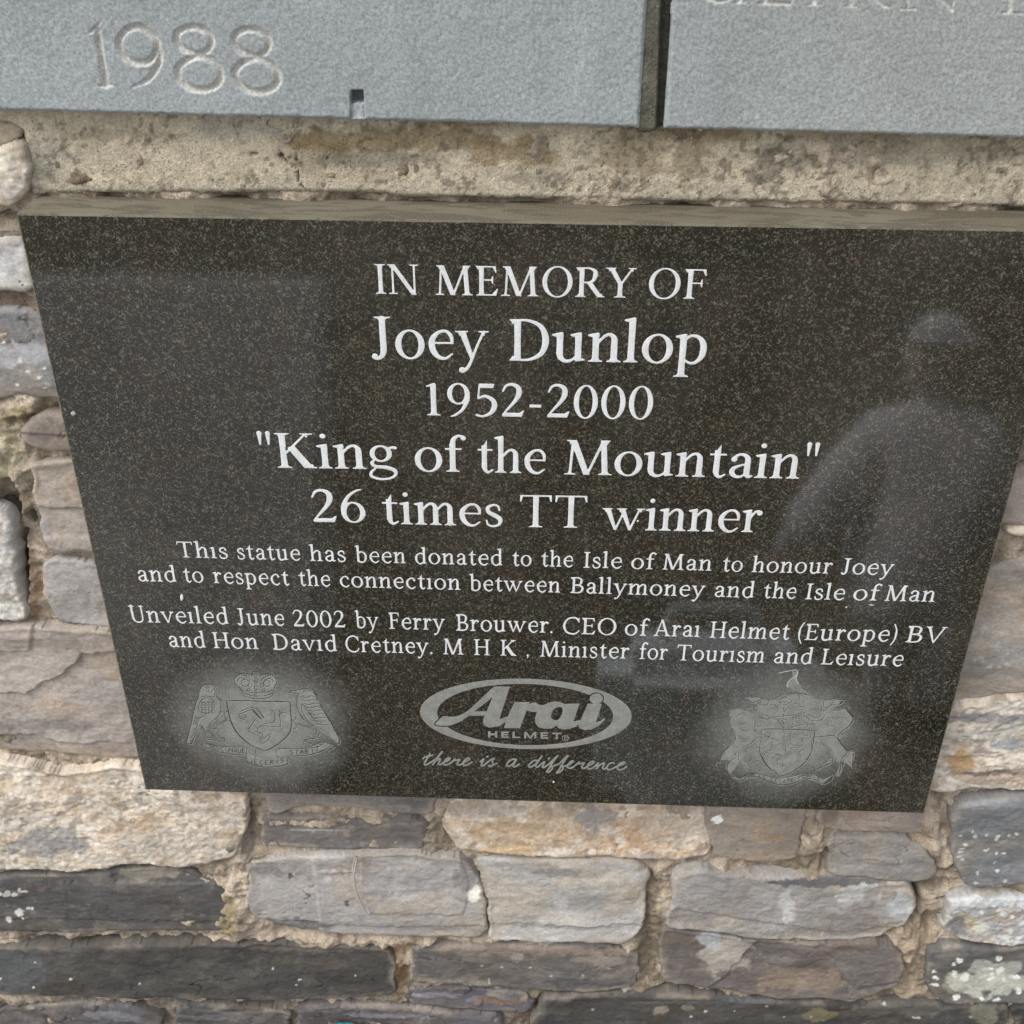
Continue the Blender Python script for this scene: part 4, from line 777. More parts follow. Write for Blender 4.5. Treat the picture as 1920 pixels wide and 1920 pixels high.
def mortar_colour(X, Z, U, V):
    b = np.array([.57, .475, .37]); n1 = fbm(X * 34, Z * 40, 50, 5)[..., None]; n2 = fbm(X * 90, Z * 90, 52, 4)[..., None]
    col = b * (.72 + .5 * n1); kk = ss(.0, .016, (fbm(X * 22, Z * 22, 58, 5) - .60)[..., None]) * .5; col = col * (1 - kk) + np.array([.15, .125, .085]) * kk; col = col * (1 - ss(.50, .68, n2) * .55) + np.array([.17, .125, .075]) * ss(.50, .68, n2) * .55
    return col
GRX = (-.47, .47)
def big_mortar():
    xs = np.arange(-.52, .52, .00125); zs = np.arange(-.82, .075, .00125)
    X, Z = np.meshgrid(xs, zs, indexing='ij'); U, V = Q(X, Z, .04)
    hide = (np.abs(X) < .285) & (Z < -.012) & (Z > -PH + .03 + .0)
    D = np.where(hide, -1., 1.)
    Y = YM + (fbm(X * 55, Z * 55, 60, 5) - .5) * -.015 + (fbm(X * 170, Z * 170, 61, 4) - .5) * -.0040 + np.abs(fbm(X * 120, Z * 120, 63, 4) - .5) * .008
    holes = [(1700, 1672, 26, 60, .022), (1745, 1722, 18, 20, .02), (1755, 1800, 16, 45, .018), (22, 930, 26, 50, .022), (48, 1080, 14, 90, .018), (1745, 1650, 60, 10, .012), (1850, 1678, 100, 9, .012), (20, 1900, 25, 30, .01),
             (120, 1440, 130, 9, .010), (735, 1872, 700, 7, .006), (300, 1752, 300, 10, .004), (68, 960, 10, 14, .012), (1700, 1880, 12, 20, .008), (45, 300, 9, 60, .01), (22, 400, 30, 8, .008), (1916, 855, 10, 25, .015)]
    for (a, b, rx, ry, d) in holes:
        e = d_ell(U, V, a, b, rx, ry) / min(rx, ry) + (fbm(U / 18, V / 18, int(a), 3) - .5) * .9
        Y = Y + ss(-.2, .7, e) * d
    lumps = [(445, 1650, 34, 110, .005), (1240, 1700, 26, 100, .003), (800, 1560, 26, 45, .004), (1520, 1590, 24, 70, .006), (1700, 1650, 22, 30, .010), (1690, 1760, 26, 40, .009), (25, 860, 46, 110, .008), (55, 1090, 22, 90, .004), (1185, 1810, 28, 60, .003), (755, 1820, 24, 60, .004),
             (620, 1522, 140, 8, .006), (560, 1596, 120, 12, .005), (1650, 1562, 120, 9, .006), (1100, 1612, 300, 9, .003), (600, 1752, 220, 10, .004), (30, 745, 60, 30, .007), (1900, 1020, 30, 40, .006), (1740, 1520, 22, 50, .006), (1860, 1492, 90, 12, .006)]
    for (a, b, rx, ry, d) in lumps:
        e = d_ell(U, V, a, b, rx, ry) / min(rx, ry) + (fbm(U / 18, V / 18, int(b), 3) - .5) * .8
        Y = Y - ss(-.3, .6, e) * d
    col = mortar_colour(X, Z, U, V)
    col = patches(U, V, col, [(430, 1700, 20, 40, (.27, .22, .10), .7), (1215, 1720, 22, 110, (.23, .19, .13), .8), (745, 1800, 24, 50, (.25, .15, .08), .7), (30, 560, 60, 20, (.16, .11, .07), .7), (100, 770, 100, 22, (.40, .32, .18), .7), (20, 840, 50, 50, (.52, .46, .31), .8),
             (40, 1900, 60, 30, (.12, .12, .09), .8), (60, 1775, 22, 12, (.44, .35, .22), .7), (470, 1560, 14, 60, (.26, .23, .19), .7), (985, 1875, 30, 25, (.2, .10, .05), .7), (60, 1100, 25, 80, (.36, .23, .13), .7), (230, 1765, 200, 10, (.18, .15, .12), .6), (1700, 1660, 40, 300, (.36, .27, .18), .55),
             (800, 1570, 30, 50, (.33, .28, .21), .7), (1000, 1900, 900, 35, (.20, .17, .14), .65), (400, 1880, 500, 16, (.22, .20, .17), .5)], 70)
    co, q, c = sheet(xs, zs, D, Y, col=col, snap=False)
    return mesh_obj('mortar', co, q, M_MORT, wall, c)
big_mortar()

def corner_cut(p, r):
    o = []; n = len(p)
    for i in range(n):
        a, b, c = (np.array(p[(i + k) % n]) for k in (-1, 0, 1))
        for e in (a, c):
            d = e - b; l = np.linalg.norm(d) + 1e-9; o.append(b + d * min(.3, r / l))
    return o
def stone(px, base, P_=(), face=.0335, bulge=.006, lay=.0012, rag=1.0, mat=None, tone=.26, seed=None, res=.00112, local=False, tilt=None, steps=None, rough=1.0, raised=()):
    global _seed
    _seed += 1; sd = _seed * 13; rr = random.Random(sd)
    bulge *= .52
    if steps is None: steps = 0
    if tilt is None: tilt = (rr.uniform(-.03, .03), rr.uniform(-.06, .06))
    pts = [tuple(map(float, P(a, b, face))) for a, b in px] if not local else px
    pts = corner_cut(pts, .0035)
    a = np.array(pts); m = .008
    xs = np.arange(a[:, 0].min() - m, a[:, 0].max() + m, res); zs = np.arange(a[:, 1].min() - m, a[:, 1].max() + m, res)
    X, Z = np.meshgrid(xs, zs, indexing='ij')
    wx = ((fbm(X * 34, Z * 34, sd, 2) - .5) * .008 + (fbm(X * 110, Z * 110, sd + 1, 2) - .5) * .0045) * rag
    wz = ((fbm(X * 30, Z * 50, sd + 5, 2) - .5) * .006 + (fbm(X * 90, Z * 110, sd + 6, 2) - .5) * .0035) * rag
    D = d_poly(X + wx, Z + wz, pts) + (fbm(X * 260, Z * 260, sd + 3, 3) - .5) * .0004 * rag + .0012
    ew = .0014 + .0050 * fbm(X * 30, Z * 30, sd + 4, 2)                 # arris: sharp here, worn there
    t = np.clip(D / ew, 0, 1); prof = np.sqrt(1 - (1 - t) ** 2)
    # cleft face: a few tilted facets, bedding terraces, then grain
    fac = np.full(X.shape, -1e9)
    for k in range(5):
        gx_, gz_ = rr.uniform(-.16, .16), rr.uniform(-.22, .22)
        px_, pz_ = rr.uniform(a[:, 0].min(), a[:, 0].max()), rr.uniform(a[:, 1].min(), a[:, 1].max())
        fac = np.maximum(fac, -np.abs(gx_ * (X - px_)) * 1.0 + gz_ * (Z - pz_) - .002 * k)
    fac = np.clip(fac - np.median(fac), -.004, .004)
    ht = prof * bulge + fac * .45 * ss(0, .006, D)
    cx, cz = a.mean(0)
    ht += (fbm(X * 16, Z * 26, sd + 7, 4) - .5) * .006 * ss(0, .012, D)
    if steps:
        sw = fbm(X * 7 + fbm(X * 60, Z * 60, sd, 2) * .5, Z * 17, sd + 11, 4) * 7.5; fr = sw - np.floor(sw)
        ht += (np.floor(sw) - 3.7 + ss(.93, 1.0, fr)) * steps * 1.25
    bed = fbm(X * 16, Z * 120 + fbm(X * 25, Z * 25, sd + 2, 3) * 9, sd + 9, 4)
    ht += (bed - .5) * lay * .8 * ss(.35, .7, fbm(X * 14, Z * 20, sd + 19, 2))
    ht += (fbm(X * 110, Z * 140, sd + 16, 4) - .5) * .0010 * rough
    ht += (fbm(X * 330, Z * 330, sd + 15, 3) - .5) * .0008 * (2.4 if mat is M_QUARTZ else 1)
    ht += np.clip((X - cx) * tilt[0], -.003, .003) + np.clip((Z - cz) * tilt[1], -.003, .003)
    U, V = Q(X, Z, face)
    for j, (pl, hh) in enumerate(raised):                    # split layers standing proud
        dd = d_poly(U + (fbm(U / 14, V / 14, sd + j, 3) - .5) * 9, V + (fbm(U / 12, V / 12, sd + 7 + j, 3) - .5) * 8, pl)
        ht += ss(-1.5, 3.0, dd) * hh * 1e-3
    # hairline cracks
    cr = np.abs(fbm(X * 18, Z * 34, sd + 51, 4) - .5) + .02 * fbm(X * 9, Z * 9, sd + 52, 2); ck = ss(.0135, .0095, cr) * ss(.45, .6, fbm(X * 12, Z * 12, sd + 53, 2))
    ht -= ck * .0010
    Y = face + bulge - ht
    b = np.array(base) * (.95 + .38 * min(1, max(0, base[1] - .07) / .14)); lum = min(1.0, .15 + max(0, base[1] - .06) / .15)
    n = fbm(X * 24, Z * 40, sd + 21, 5); base = b; b = b * np.array([1.035, 1.0, .955]); n2 = fbm(X * 80, Z * 110, sd + 22, 4); n3 = fbm(X * 11, Z * 15, sd + 23, 3)
    col = b * (1 + tone * 1.8 * (n - .5) + tone * .9 * (n2 - .5) + tone * 1.5 * (n3 - .5))[..., None]
    warm = ss(.46, .70, fbm(X * 26, Z * 40, sd + 25, 4))[..., None] * .45
    col = col * (1 - warm) + col * np.array([1.18, 1.0, .80]) * warm
    dk = (ss(.56, .72, fbm(X * 20, Z * 34, sd + 27, 5)) * .35)[..., None]; col = col * (1 - dk) + col * np.array([.55, .53, .52]) * dk
    # scattered pale scuffs and specks of lichen
    sc = (ss(.64, .74, fbm(X * 150, Z * 230, sd + 28, 3)) * ss(.45, .65, fbm(X * 20, Z * 20, sd + 29, 3)) * .32 * lum)[..., None]
    col = col * (1 - sc) + np.array([.46, .45, .42]) * sc
    # mortar smeared over the rim
    rim = (ss(.0105, -.0005, D + .006 * (fbm(X * 90, Z * 90, sd + 32, 3) - .5)) * ss(.42, .60, fbm(X * 38, Z * 38, sd + 31, 4)) * (.35 + .5 * lum))[..., None]
    col = col * (1 - rim) + np.array([.36, .31, .245]) * rim
    sm = (ss(.57, .72, fbm(X * 40, Z * 60, sd + 33, 5)) * .45 * lum)[..., None]; col = col * (1 - sm) + np.array([.33, .29, .24]) * sm
    if mat is M_QUARTZ:
        k = ss(.46, .58, fbm(X * 120, Z * 150, sd + 41, 4))[..., None]; col = col * (1 - k * .55) + np.array([.74, .69, .60]) * k * .55
        k = ss(.54, .64, fbm(X * 150, Z * 170, sd + 43, 4))[..., None]; col = col * (1 - k * .6) + np.array([.26, .215, .18]) * k * .6
        k = ss(.58, .70, fbm(X * 45, Z * 60, sd + 44, 4))[..., None]; col = col * (1 - k * .45) + np.array([.47, .36, .24]) * k * .35
    col = col * (1 - .55 * ck)[..., None]
    col = patches(U, V, col, P_, sd)
    # below the arris the flank takes the stone's mean colour (no streaks down the side)
    e = ss(.0020, -.0004, D)[..., None]; col = col * (1 - e) + (b * .72 + np.array([.20, .17, .13]) * .28) * e
    co, q, c = sheet(xs, zs, D, Y, back=face + .016, col=np.clip(col, .01, .9))
    return mesh_obj('stone', co, q, mat or M_SLATE, wall, c)
_seed = 0
DS, MS, LS, BG_, QZ = (.080, .077, .076), (.150, .143, .142), (.265, .262, .262), (.235, .210, .192), (.50, .45, .385)
def dots(n, x0, x1, y0, y1, r, c=WHT, seed=0, a=1.0):
    g = random.Random(seed); return [(g.uniform(x0, x1), g.uniform(y0, y1), r * g.uniform(.5, 1.4), r * g.uniform(.4, 1.0), c, a) for _ in range(n)]
# left of the plaque
stone([(-40, 225), (30, 236), (40, 252), (24, 264), (-40, 285)], (.25, .22, .165), face=.030)
stone([(-60, 290), (0, 280), (28, 268), (44, 296), (51, 345), (36, 370), (10, 388), (-60, 392)], (.46, .42, .35), [(10, 360, 40, 22, (.38, .36, .34), .6)], face=.026, bulge=.011, mat=M_QUARTZ)
stone([(-60, 452), (36, 450), (62, 520), (58, 542), (10, 540), (-60, 545)], (.40, .41, .42), [(20, 530, 50, 10, WHT, .5)], face=.029)
stone([(-60, 436), (60, 434), (60, 447), (-60, 449)], DS, face=.034)
stone([(-70, 584), (60, 580), (115, 640), (120, 745), (40, 742), (-70, 748)], (.20, .205, .215), [(40, 665, 70, 20, (.42, .43, .45), .5), (30, 725, 80, 14, (.22, .19, .16), .8)] + dots(8, 0, 90, 640, 730, 4, seed=2), face=.030)
stone([(37, 800), (62, 779), (150, 776), (150, 850), (110, 846), (52, 838), (36, 824)], (.165, .145, .13), face=.029, raised=[([(20, 770), (170, 770), (170, 818), (90, 812), (20, 812)], 2.2)])
stone([(60, 872), (130, 862), (200, 865), (200, 1035), (100, 1034), (86, 1008), (82, 962), (62, 925)], (.215, .195, .18), [(85, 990, 10, 28, (.30, .28, .26), .8)], face=.029, raised=[([(40, 850), (220, 850), (220, 948), (120, 954), (40, 945)], 2.0), ([(40, 1005), (220, 1000), (220, 1050), (40, 1050)], 1.6)])
stone([(72, 1066), (98, 1052), (215, 1055), (240, 1180), (140, 1174), (100, 1162), (84, 1112)], (.27, .26, .255), [(82, 1120, 3, 50, ORG, .6)], face=.027)
stone([(-60, 895), (-10, 905), (30, 960), (44, 1060), (46, 1110), (20, 1120), (-60, 1100)], (.12, .11, .105), face=.043)
stone([(-60, 955), (0, 962), (14, 978), (22, 1012), (38, 1070), (38, 1118), (52, 1150), (44, 1162), (-60, 1168)], (.40, .41, .43), [(15, 1140, 40, 20, WHT, .4), (10, 1050, 14, 60, WHT, .4)], face=.024, bulge=.010, mat=M_QUARTZ)
stone([(-70, 1172), (60, 1166), (120, 1172), (260, 1180), (290, 1424), (200, 1432), (150, 1424), (60, 1420), (-70, 1412)], (.265, .240, .222), [(60, 1360, 130, 14, (.17, .16, .16), .5), (120, 1200, 120, 16, (.22, .19, .165), .6), (200, 1300, 60, 40, (.30, .275, .255), .6)], face=.028, raised=[([(-80, 1150), (230, 1150), (230, 1212), (160, 1222), (120, 1262), (82, 1280), (50, 1300), (-80, 1296)], 3.0), ([(-80, 1150), (70, 1160), (60, 1215), (-80, 1222)], 1.6), ([(-80, 1385), (60, 1378), (110, 1395), (250, 1388), (300, 1440), (-80, 1440)], -2.4)])
stone([(-70, 1424), (40, 1432), (110, 1446), (200, 1440), (300, 1440), (300, 1470), (464, 1476), (466, 1545), (450, 1582), (430, 1612), (372, 1632), (232, 1628), (208, 1636), (-70, 1638)], QZ,
      [(90, 1580, 70, 26, (.27, .26, .265), .75), (390, 1492, 26, 12, ORG, .55), (250, 1550, 60, 20, (.40, .28, .17), .4), (10, 1470, 20, 12, (.5, .38, .2), .5), (420, 1575, 30, 16, (.5, .36, .2), .45), (330, 1580, 110, 40, (.52, .47, .40), .5)], face=.025, bulge=.012, mat=M_QUARTZ, rag=1.3)
stone([(-70, 1642), (205, 1640), (235, 1632), (335, 1634), (398, 1656), (424, 1682), (431, 1742), (405, 1752), (200, 1750), (-70, 1748)], (.095, .094, .096), [(275, 1640, 60, 14, (.26, .23, .19), .85), (60, 1662, 30, 8, (.15, .12, .11), .6)] + dots(9, 0, 60, 1660, 1725, 6, seed=5), face=.029, raised=[([(-80, 1718), (160, 1722), (420, 1732), (440, 1780), (-80, 1780)], -1.6), ([(200, 1620), (430, 1620), (430, 1662), (330, 1660), (215, 1655)], -2.0)])
stone([(-70, 1782), (150, 1778), (480, 1776), (722, 1786), (742, 1820), (738, 1868), (500, 1874), (200, 1868), (-70, 1862)], (.062, .062, .060), [(30, 1820, 50, 40, (.10, .105, .11), .7), (600, 1783, 140, 8, (.14, .12, .10), .7)] + dots(9, 0, 700, 1790, 1860, 2.5, seed=6), face=.027, lay=.0008)
stone([(55, 1888), (150, 1880), (235, 1884), (300, 1905), (310, 1980), (-70, 1980), (0, 1900)], (.105, .105, .115), [(210, 1905, 60, 10, (.22, .22, .24), .7)], face=.030, steps=.0015, lay=.003)
stone([(330, 1880), (430, 1884), (545, 1900), (552, 1980), (320, 1980)], (.09, .09, .09), [(420, 1905, 60, 7, (.2, .19, .2), .6)], face=.031, steps=.0012, lay=.002)
# under the plaque
stone([(497, 1470), (820, 1478), (816, 1526), (724, 1527), (660, 1515), (575, 1511), (520, 1521), (498, 1514)], (.185, .178, .176), [(590, 1498, 40, 5, (.33, .29, .26), .7)], face=.031)
stone([(488, 1533), (600, 1530), (690, 1539), (802, 1538), (794, 1570), (790, 1598), (600, 1591), (494, 1584)], (.150, .142, .142), [(600, 1556, 60, 2.5, (.45, .44, .42), .7), (650, 1562, 7, 10, (.36, .28, .25), .8), (560, 1540, 240, 8, (.085, .078, .075), .6)], face=.029)
stone([(856, 1480), (1326, 1490), (1330, 1600), (1275, 1610), (1100, 1606), (940, 1602), (862, 1592), (828, 1548)], (.40, .325, .255),
      [(990, 1560, 110, 34, (.47, .34, .21), .6), (1195, 1560, 55, 30, (.47, .32, .19), .6), (1120, 1535, 34, 24, (.26, .245, .24), .8), (960, 1590, 60, 10, (.54, .36, .18), .6), (1270, 1550, 60, 36, (.50, .43, .35), .6), (900, 1520, 60, 16, (.38, .33, .29), .6), (1150, 1562, 16, 8, WHT, .5)], face=.029, mat=M_QUARTZ, rag=.7)
stone([(1326, 1490), (1520, 1500), (1508, 1560), (1502, 1612), (1440, 1622), (1332, 1606)], (.235, .205, .175), [(1345, 1536, 10, 7, (.9, .9, .88), 1), (1445, 1570, 30, 3, (.35, .22, .09), .7), (1380, 1590, 60, 20, (.28, .24, .205), .6)], face=.030, lay=.0006)
stone([(1538, 1500), (1735, 1505), (1748, 1488), (1764, 1494), (1764, 1520), (1750, 1556), (1700, 1566), (1640, 1562), (1560, 1556), (1540, 1540)], (.26, .225, .205), [(1550, 1530, 20, 18, (.14, .12, .10), .6)], face=.031, steps=.001)
stone([(1546, 1574), (1600, 1570), (1690, 1568), (1728, 1588), (1753, 1618), (1750, 1640), (1722, 1652), (1556, 1642)], (.205, .198, .195), [(1690, 1632, 40, 6, (.30, .29, .28), .7)], face=.028)
stone([(1792, 1508), (1850, 1497), (1990, 1490), (1990, 1668), (1812, 1664), (1788, 1610), (1784, 1540)], (.150, .158, .168), dots(22, 1800, 1920, 1560, 1660, 4, seed=9) + [(1870, 1505, 70, 8, (.28, .29, .30), .6)], face=.026, bulge=.009)
stone([(462, 1622), (590, 1606), (660, 1602), (770, 1600), (870, 1612), (895, 1640), (915, 1700), (905, 1764), (700, 1760), (560, 1748), (478, 1730), (462, 1690)], (.262, .255, .252),
      [(887, 1675, 13, 14, (.80, .75, .66), 1), (540, 1740, 90, 14, (.12, .115, .115), .7), (760, 1650, 100, 30, (.32, .31, .305), .7), (542, 1650, 5, 6, (.08, .08, .08), .9), (650, 1692, 6, 4, (.08, .08, .08), .9), (635, 1637, 40, 3, WHT, .6), (586, 1630, 4, 18, (.5, .48, .44), .6), (870, 1640, 28, 30, (.22, .20, .19), .7), (500, 1635, 30, 16, (.20, .18, .17), .6)], face=.027, bulge=.007, lay=.0007, raised=[([(440, 1590), (585, 1590), (592, 1660), (600, 1720), (600, 1790), (440, 1790)], -1.0), ([(672, 1590), (860, 1590), (880, 1660), (870, 1716), (760, 1712), (690, 1712), (676, 1660)], 1.3), ([(480, 1726), (700, 1738), (920, 1738), (920, 1790), (480, 1790)], -1.8)])
stone([(893, 1614), (1050, 1612), (1180, 1614), (1214, 1640), (1208, 1700), (1204, 1745), (1176, 1768), (1040, 1766), (912, 1764), (920, 1700), (905, 1650)], (.300, .298, .292),
      [(1045, 1636, 50, 7, (.19, .19, .19), .6), (1050, 1690, 14, 14, (.50, .49, .48), .5), (1185, 1680, 14, 26, (.32, .28, .21), .6), (1060, 1738, 110, 4, (.22, .22, .22), .5)], face=.027, bulge=.007, lay=.0005, raised=[([(900, 1732), (1080, 1735), (1180, 1732), (1230, 1738), (1230, 1790), (900, 1790)], -1.6)])
stone([(1264, 1642), (1300, 1628), (1420, 1640), (1560, 1648), (1700, 1660), (1716, 1700), (1700, 1742), (1650, 1764), (1500, 1768), (1400, 1758), (1248, 1738), (1262, 1690)], (.255, .248, .245),
      [(1475, 1700, 14, 36, (.52, .51, .49), .9), (1600, 1680, 30, 22, (.50, .50, .48), .7), (1684, 1705, 32, 26, (.45, .46, .46), .8), (1560, 1652, 130, 10, (.08, .08, .085), .8), (1620, 1662, 26, 5, WHT, .9), (1600, 1730, 60, 20, (.22, .19, .17), .7), (1300, 1720, 50, 20, (.18, .17, .17), .5)], face=.026, bulge=.008, raised=[([(1230, 1700), (1330, 1712), (1460, 1735), (1560, 1750), (1700, 1742), (1700, 1800), (1230, 1800)], -2.2), ([(1655, 1670), (1720, 1675), (1725, 1730), (1660, 1738), (1645, 1700)], 1.6)])
stone([(1244, 1742), (1400, 1764), (1520, 1772), (1640, 1768), (1684, 1778), (1690, 1810), (1680, 1852), (1600, 1874), (1450, 1872), (1238, 1842), (1234, 1800)], (.125, .112, .108),
      [(1360, 1790, 50, 34, (.42, .38, .33), .75), (1330, 1760, 24, 20, (.42, .44, .45), .7), (1500, 1840, 90, 26, (.26, .20, .15), .7), (1620, 1800, 60, 30, (.17, .155, .15), .7), (1440, 1745, 160, 8, (.20, .17, .14), .6), (1560, 1760, 60, 4, (.48, .43, .38), .7)], face=.027, raised=[([(1220, 1730), (1390, 1752), (1420, 1765), (1360, 1830), (1310, 1860), (1220, 1860)], 1.8), ([(1540, 1755), (1720, 1750), (1720, 1830), (1600, 1850), (1560, 1810)], 1.5)])
stone([(770, 1782), (900, 1776), (1120, 1774), (1194, 1786), (1192, 1846), (1100, 1856), (900, 1850), (772, 1842)], (.125, .120, .120), [(1000, 1783, 200, 8, (.24, .19, .15), .7), (970, 1797, 12, 8, (.33, .28, .24), .8), (1120, 1798, 50, 12, (.30, .26, .22), .6), (1100, 1840, 90, 8, (.07, .07, .075), .6)] + dots(8, 900, 1180, 1790, 1850, 3, (.4, .38, .35), seed=12), face=.028)
stone([(764, 1858), (860, 1857), (985, 1866), (1004, 1886), (990, 1900), (900, 1896), (768, 1884)], (.105, .10, .115), [(820, 1868, 50, 5, (.24, .23, .25), .7), (940, 1878, 50, 6, (.25, .14, .08), .5)], face=.029, steps=.0015, lay=.003)
stone([(560, 1895), (640, 1884), (740, 1888), (830, 1896), (940, 1906), (950, 1980), (560, 1980)], (.10, .098, .108), [(720, 1905, 90, 5, (.22, .21, .23), .7), (700, 1930, 120, 10, (.05, .05, .05), .5)], face=.028, steps=.0015, lay=.003)
stone([(1022, 1868), (1180, 1860), (1400, 1872), (1560, 1882), (1700, 1884), (1890, 1892), (1894, 1980), (985, 1980), (1000, 1910)], (.066, .066, .066), [(1240, 1893, 16, 9, (.30, .24, .19), .8), (1290, 1890, 14, 6, (.26, .22, .17), .7), (1540, 1905, 30, 14, (.25, .22, .12), .6), (1700, 1895, 100, 14, (.14, .13, .11), .6), (1380, 1878, 200, 4, (.14, .14, .15), .6), (1850, 1905, 30, 16, (.22, .21, .16), .7)] + dots(12, 1100, 1860, 1880, 1918, 3, (.5, .48, .42), seed=13), face=.027)
# right of the plaque and lower right corner
stone([(1784, 1692), (1850, 1684), (1990, 1690), (1990, 1766), (1900, 1771), (1810, 1762), (1770, 1738)], (.27, .28, .29), [(1850, 1692, 90, 10, (.56, .58, .58), .8), (1815, 1730, 26, 20, (.36, .30, .18), .6), (1840, 1740, 14, 14, (.55, .54, .46), .7), (1790, 1735, 20, 18, (.14, .14, .15), .7)] + dots(14, 1840, 1920, 1700, 1765, 6, (.6, .61, .6), seed=15), face=.026, bulge=.010, mat=M_QUARTZ, rag=1.2)
stone([(1742, 1790), (1790, 1776), (1990, 1786), (1990, 1884), (1900, 1880), (1770, 1882), (1738, 1850)], (.105, .108, .112), [(1850, 1845, 90, 20, (.56, .56, .47), .7), (1870, 1820, 50, 14, (.50, .50, .44), .6), (1770, 1860, 22, 14, (.15, .12, .09), .6)] + dots(22, 1750, 1920, 1800, 1875, 6, (.68, .68, .62), seed=16), face=.026, bulge=.009)
stone([(1900, 1893), (1990, 1890), (1990, 1980), (1902, 1980)], (.05, .052, .058), face=.030)
stone([(1860, 720), (1990, 700), (1990, 868), (1850, 872)], (.17, .15, .135), face=.034)
stone([(1850, 885), (1905, 884), (1990, 878), (1990, 984), (1850, 984)], (.29, .255, .23), face=.027, bulge=.012)
stone([(1882, 994), (1990, 984), (1990, 1004), (1905, 1008)], (.60, .54, .46), face=.025, rag=.5)
stone([(1850, 1066), (1920, 1044), (1990, 1036), (1990, 1292), (1900, 1300), (1780, 1318), (1780, 1200)], (.262, .240, .218), [(1870, 1190, 60, 40, (.36, .34, .31), .5), (1860, 1260, 60, 20, (.20, .19, .17), .6), (1900, 1225, 60, 30, (.30, .31, .30), .5)] + dots(14, 1820, 1920, 1150, 1270, 5, (.45, .43, .40), seed=18, a=.7), face=.027)
stone([(1790, 1318), (1900, 1304), (1990, 1300), (1990, 1484), (1920, 1486), (1850, 1484), (1762, 1494), (1730, 1480), (1740, 1400)], (.47, .43, .38),
      [(1850, 1345, 90, 12, (.24, .24, .245), .8), (1800, 1432, 34, 26, (.46, .29, .13), .8), (1900, 1400, 40, 12, (.30, .31, .33), .8), (1870, 1375, 100, 10, (.62, .58, .52), .7), (1880, 1460, 90, 16, (.38, .30, .23), .8), (1860, 1455, 60, 4, (.12, .10, .085), .8), (1840, 1412, 14, 10, (.45, .36, .30), .6)], face=.025, bulge=.010, mat=M_QUARTZ, steps=.0012, lay=.002)
# the courses go on beyond what the picture shows
g = random.Random(8)
def course(x0, x1, z0, z1):
    x = x0
    while x < x1 - .03:
        wd = min(g.uniform(.07, .17), x1 - x); j = lambda: g.uniform(-.003, .003)
        if wd > .03:
            stone([(x + j(), z0 + j()), (x + wd - .01 + j(), z0 + j()), (x + wd - .009 + j(), (z0 + z1) / 2), (x + wd - .01 + j(), z1 + j()), (x + j(), z1 + j())], g.choice((DS, MS, LS, BG_, QZ)), local=True, res=.0022, face=.029)
        x += wd
zz = .04; xl = float(P(0, 1700, .03)[0]); xr = float(P(1920, 1700, .03)[0])
while zz > -.72:
    hh = g.uniform(.035, .06)
    xl_ = float(P(-45 if zz > -.2 else -60, np.interp(zz, [-.72, .05], [1900, 300]), .03)[0]) - .012
    xr_ = float(P(1985, np.interp(zz, [-.72, .05], [1900, 300]), .03)[0]) + .008
    if zz < -.02 or True:
        course(-.50, xl_, zz - hh + .007, zz); 
        course(max(xr_, .315), .50, zz - hh + .007, zz)
    zz -= hh
zb = float(P(960, 1978, .03)[1])
course(-.34, .34, zb - .05, zb - .006)
# thin mineral veins standing on the stones, a bit of wire and a fleck of blue paint
def vein(pts, wpx, mat, name, y0):
    s = spline([(a, b, 0) for a, b in pts], 6); uv = np.array([(k[0], k[1]) for k in s]); x, z = P(uv[:, 0], uv[:, 1], y0); n = len(x)
    d = np.gradient(np.stack([x, z], -1), axis=0); d /= np.linalg.norm(d, axis=1, keepdims=True) + 1e-12
    nr = np.stack([-d[:, 1], d[:, 0]], -1); co = []; r = wpx * .0004 / 2; K = 6
    for k in range(K):
        a = k * 2 * math.pi / K; co.append(np.stack([x + nr[:, 0] * r * math.cos(a), np.full(n, y0) + r * math.sin(a), z + nr[:, 1] * r * math.cos(a)], -1))
    i = np.arange(n - 1); q = np.concatenate([np.stack([i + k * n, i + 1 + k * n, i + 1 + ((k + 1) % K) * n, i + ((k + 1) % K) * n], -1) for k in range(K)])
    return mesh_obj(name, np.concatenate(co), q, mat, wall)
M_VEIN = m_paint('lime_vein', (.40, .38, .33), .2, .8)
M_BLUE = m_paint('blue_paint', (.02, .21, .30), .3, .6)

# render band and joint mortar
def zone(px, y, seed, colf, name, res=.0011, rag=1.0, rough=1.0, parent=wall, back=.055):
    pts = [tuple(map(float, P(a, b, y))) for a, b in px]; a = np.array(pts)
    xs = np.arange(a[:, 0].min() - .005, a[:, 0].max() + .005, res); zs = np.arange(a[:, 1].min() - .005, a[:, 1].max() + .005, res)
    X, Z = np.meshgrid(xs, zs, indexing='ij'); U, V = Q(X, Z, y)
    D = d_poly(X, Z, pts) + (fbm(X * 90, Z * 90, seed, 4) - .5) * .006 * rag + (fbm(X * 500, Z * 500, seed + 1, 2) - .5) * .0012 * rag
    Y = y + .0022 * (1 - ss(0, .003, D)) + (.0055 * ss(1238, 1242, U + V * .035) if name == 'joint_mortar' else 0) + (fbm(X * 26, Z * 40, seed + 2, 4) - .5) * .003 * rough + (fbm(X * 200, Z * 200, seed + 3, 4) - .5) * .0018 * rough
    return xs, zs, X, Z, U, V, D, Y
xs, zs, X, Z, U, V, D, Y = zone([(-200, 150), (2150, 210), (2150, 394), (1700, 385), (1400, 382), (1200, 378), (900, 373), (780, 370), (690, 365), (560, 362), (300, 365), (150, 365), (58, 368), (50, 340), (48, 290), (40, 245), (20, 234), (-200, 228)], .0310, 200, None, 'render_band', rag=.55, rough=.6)
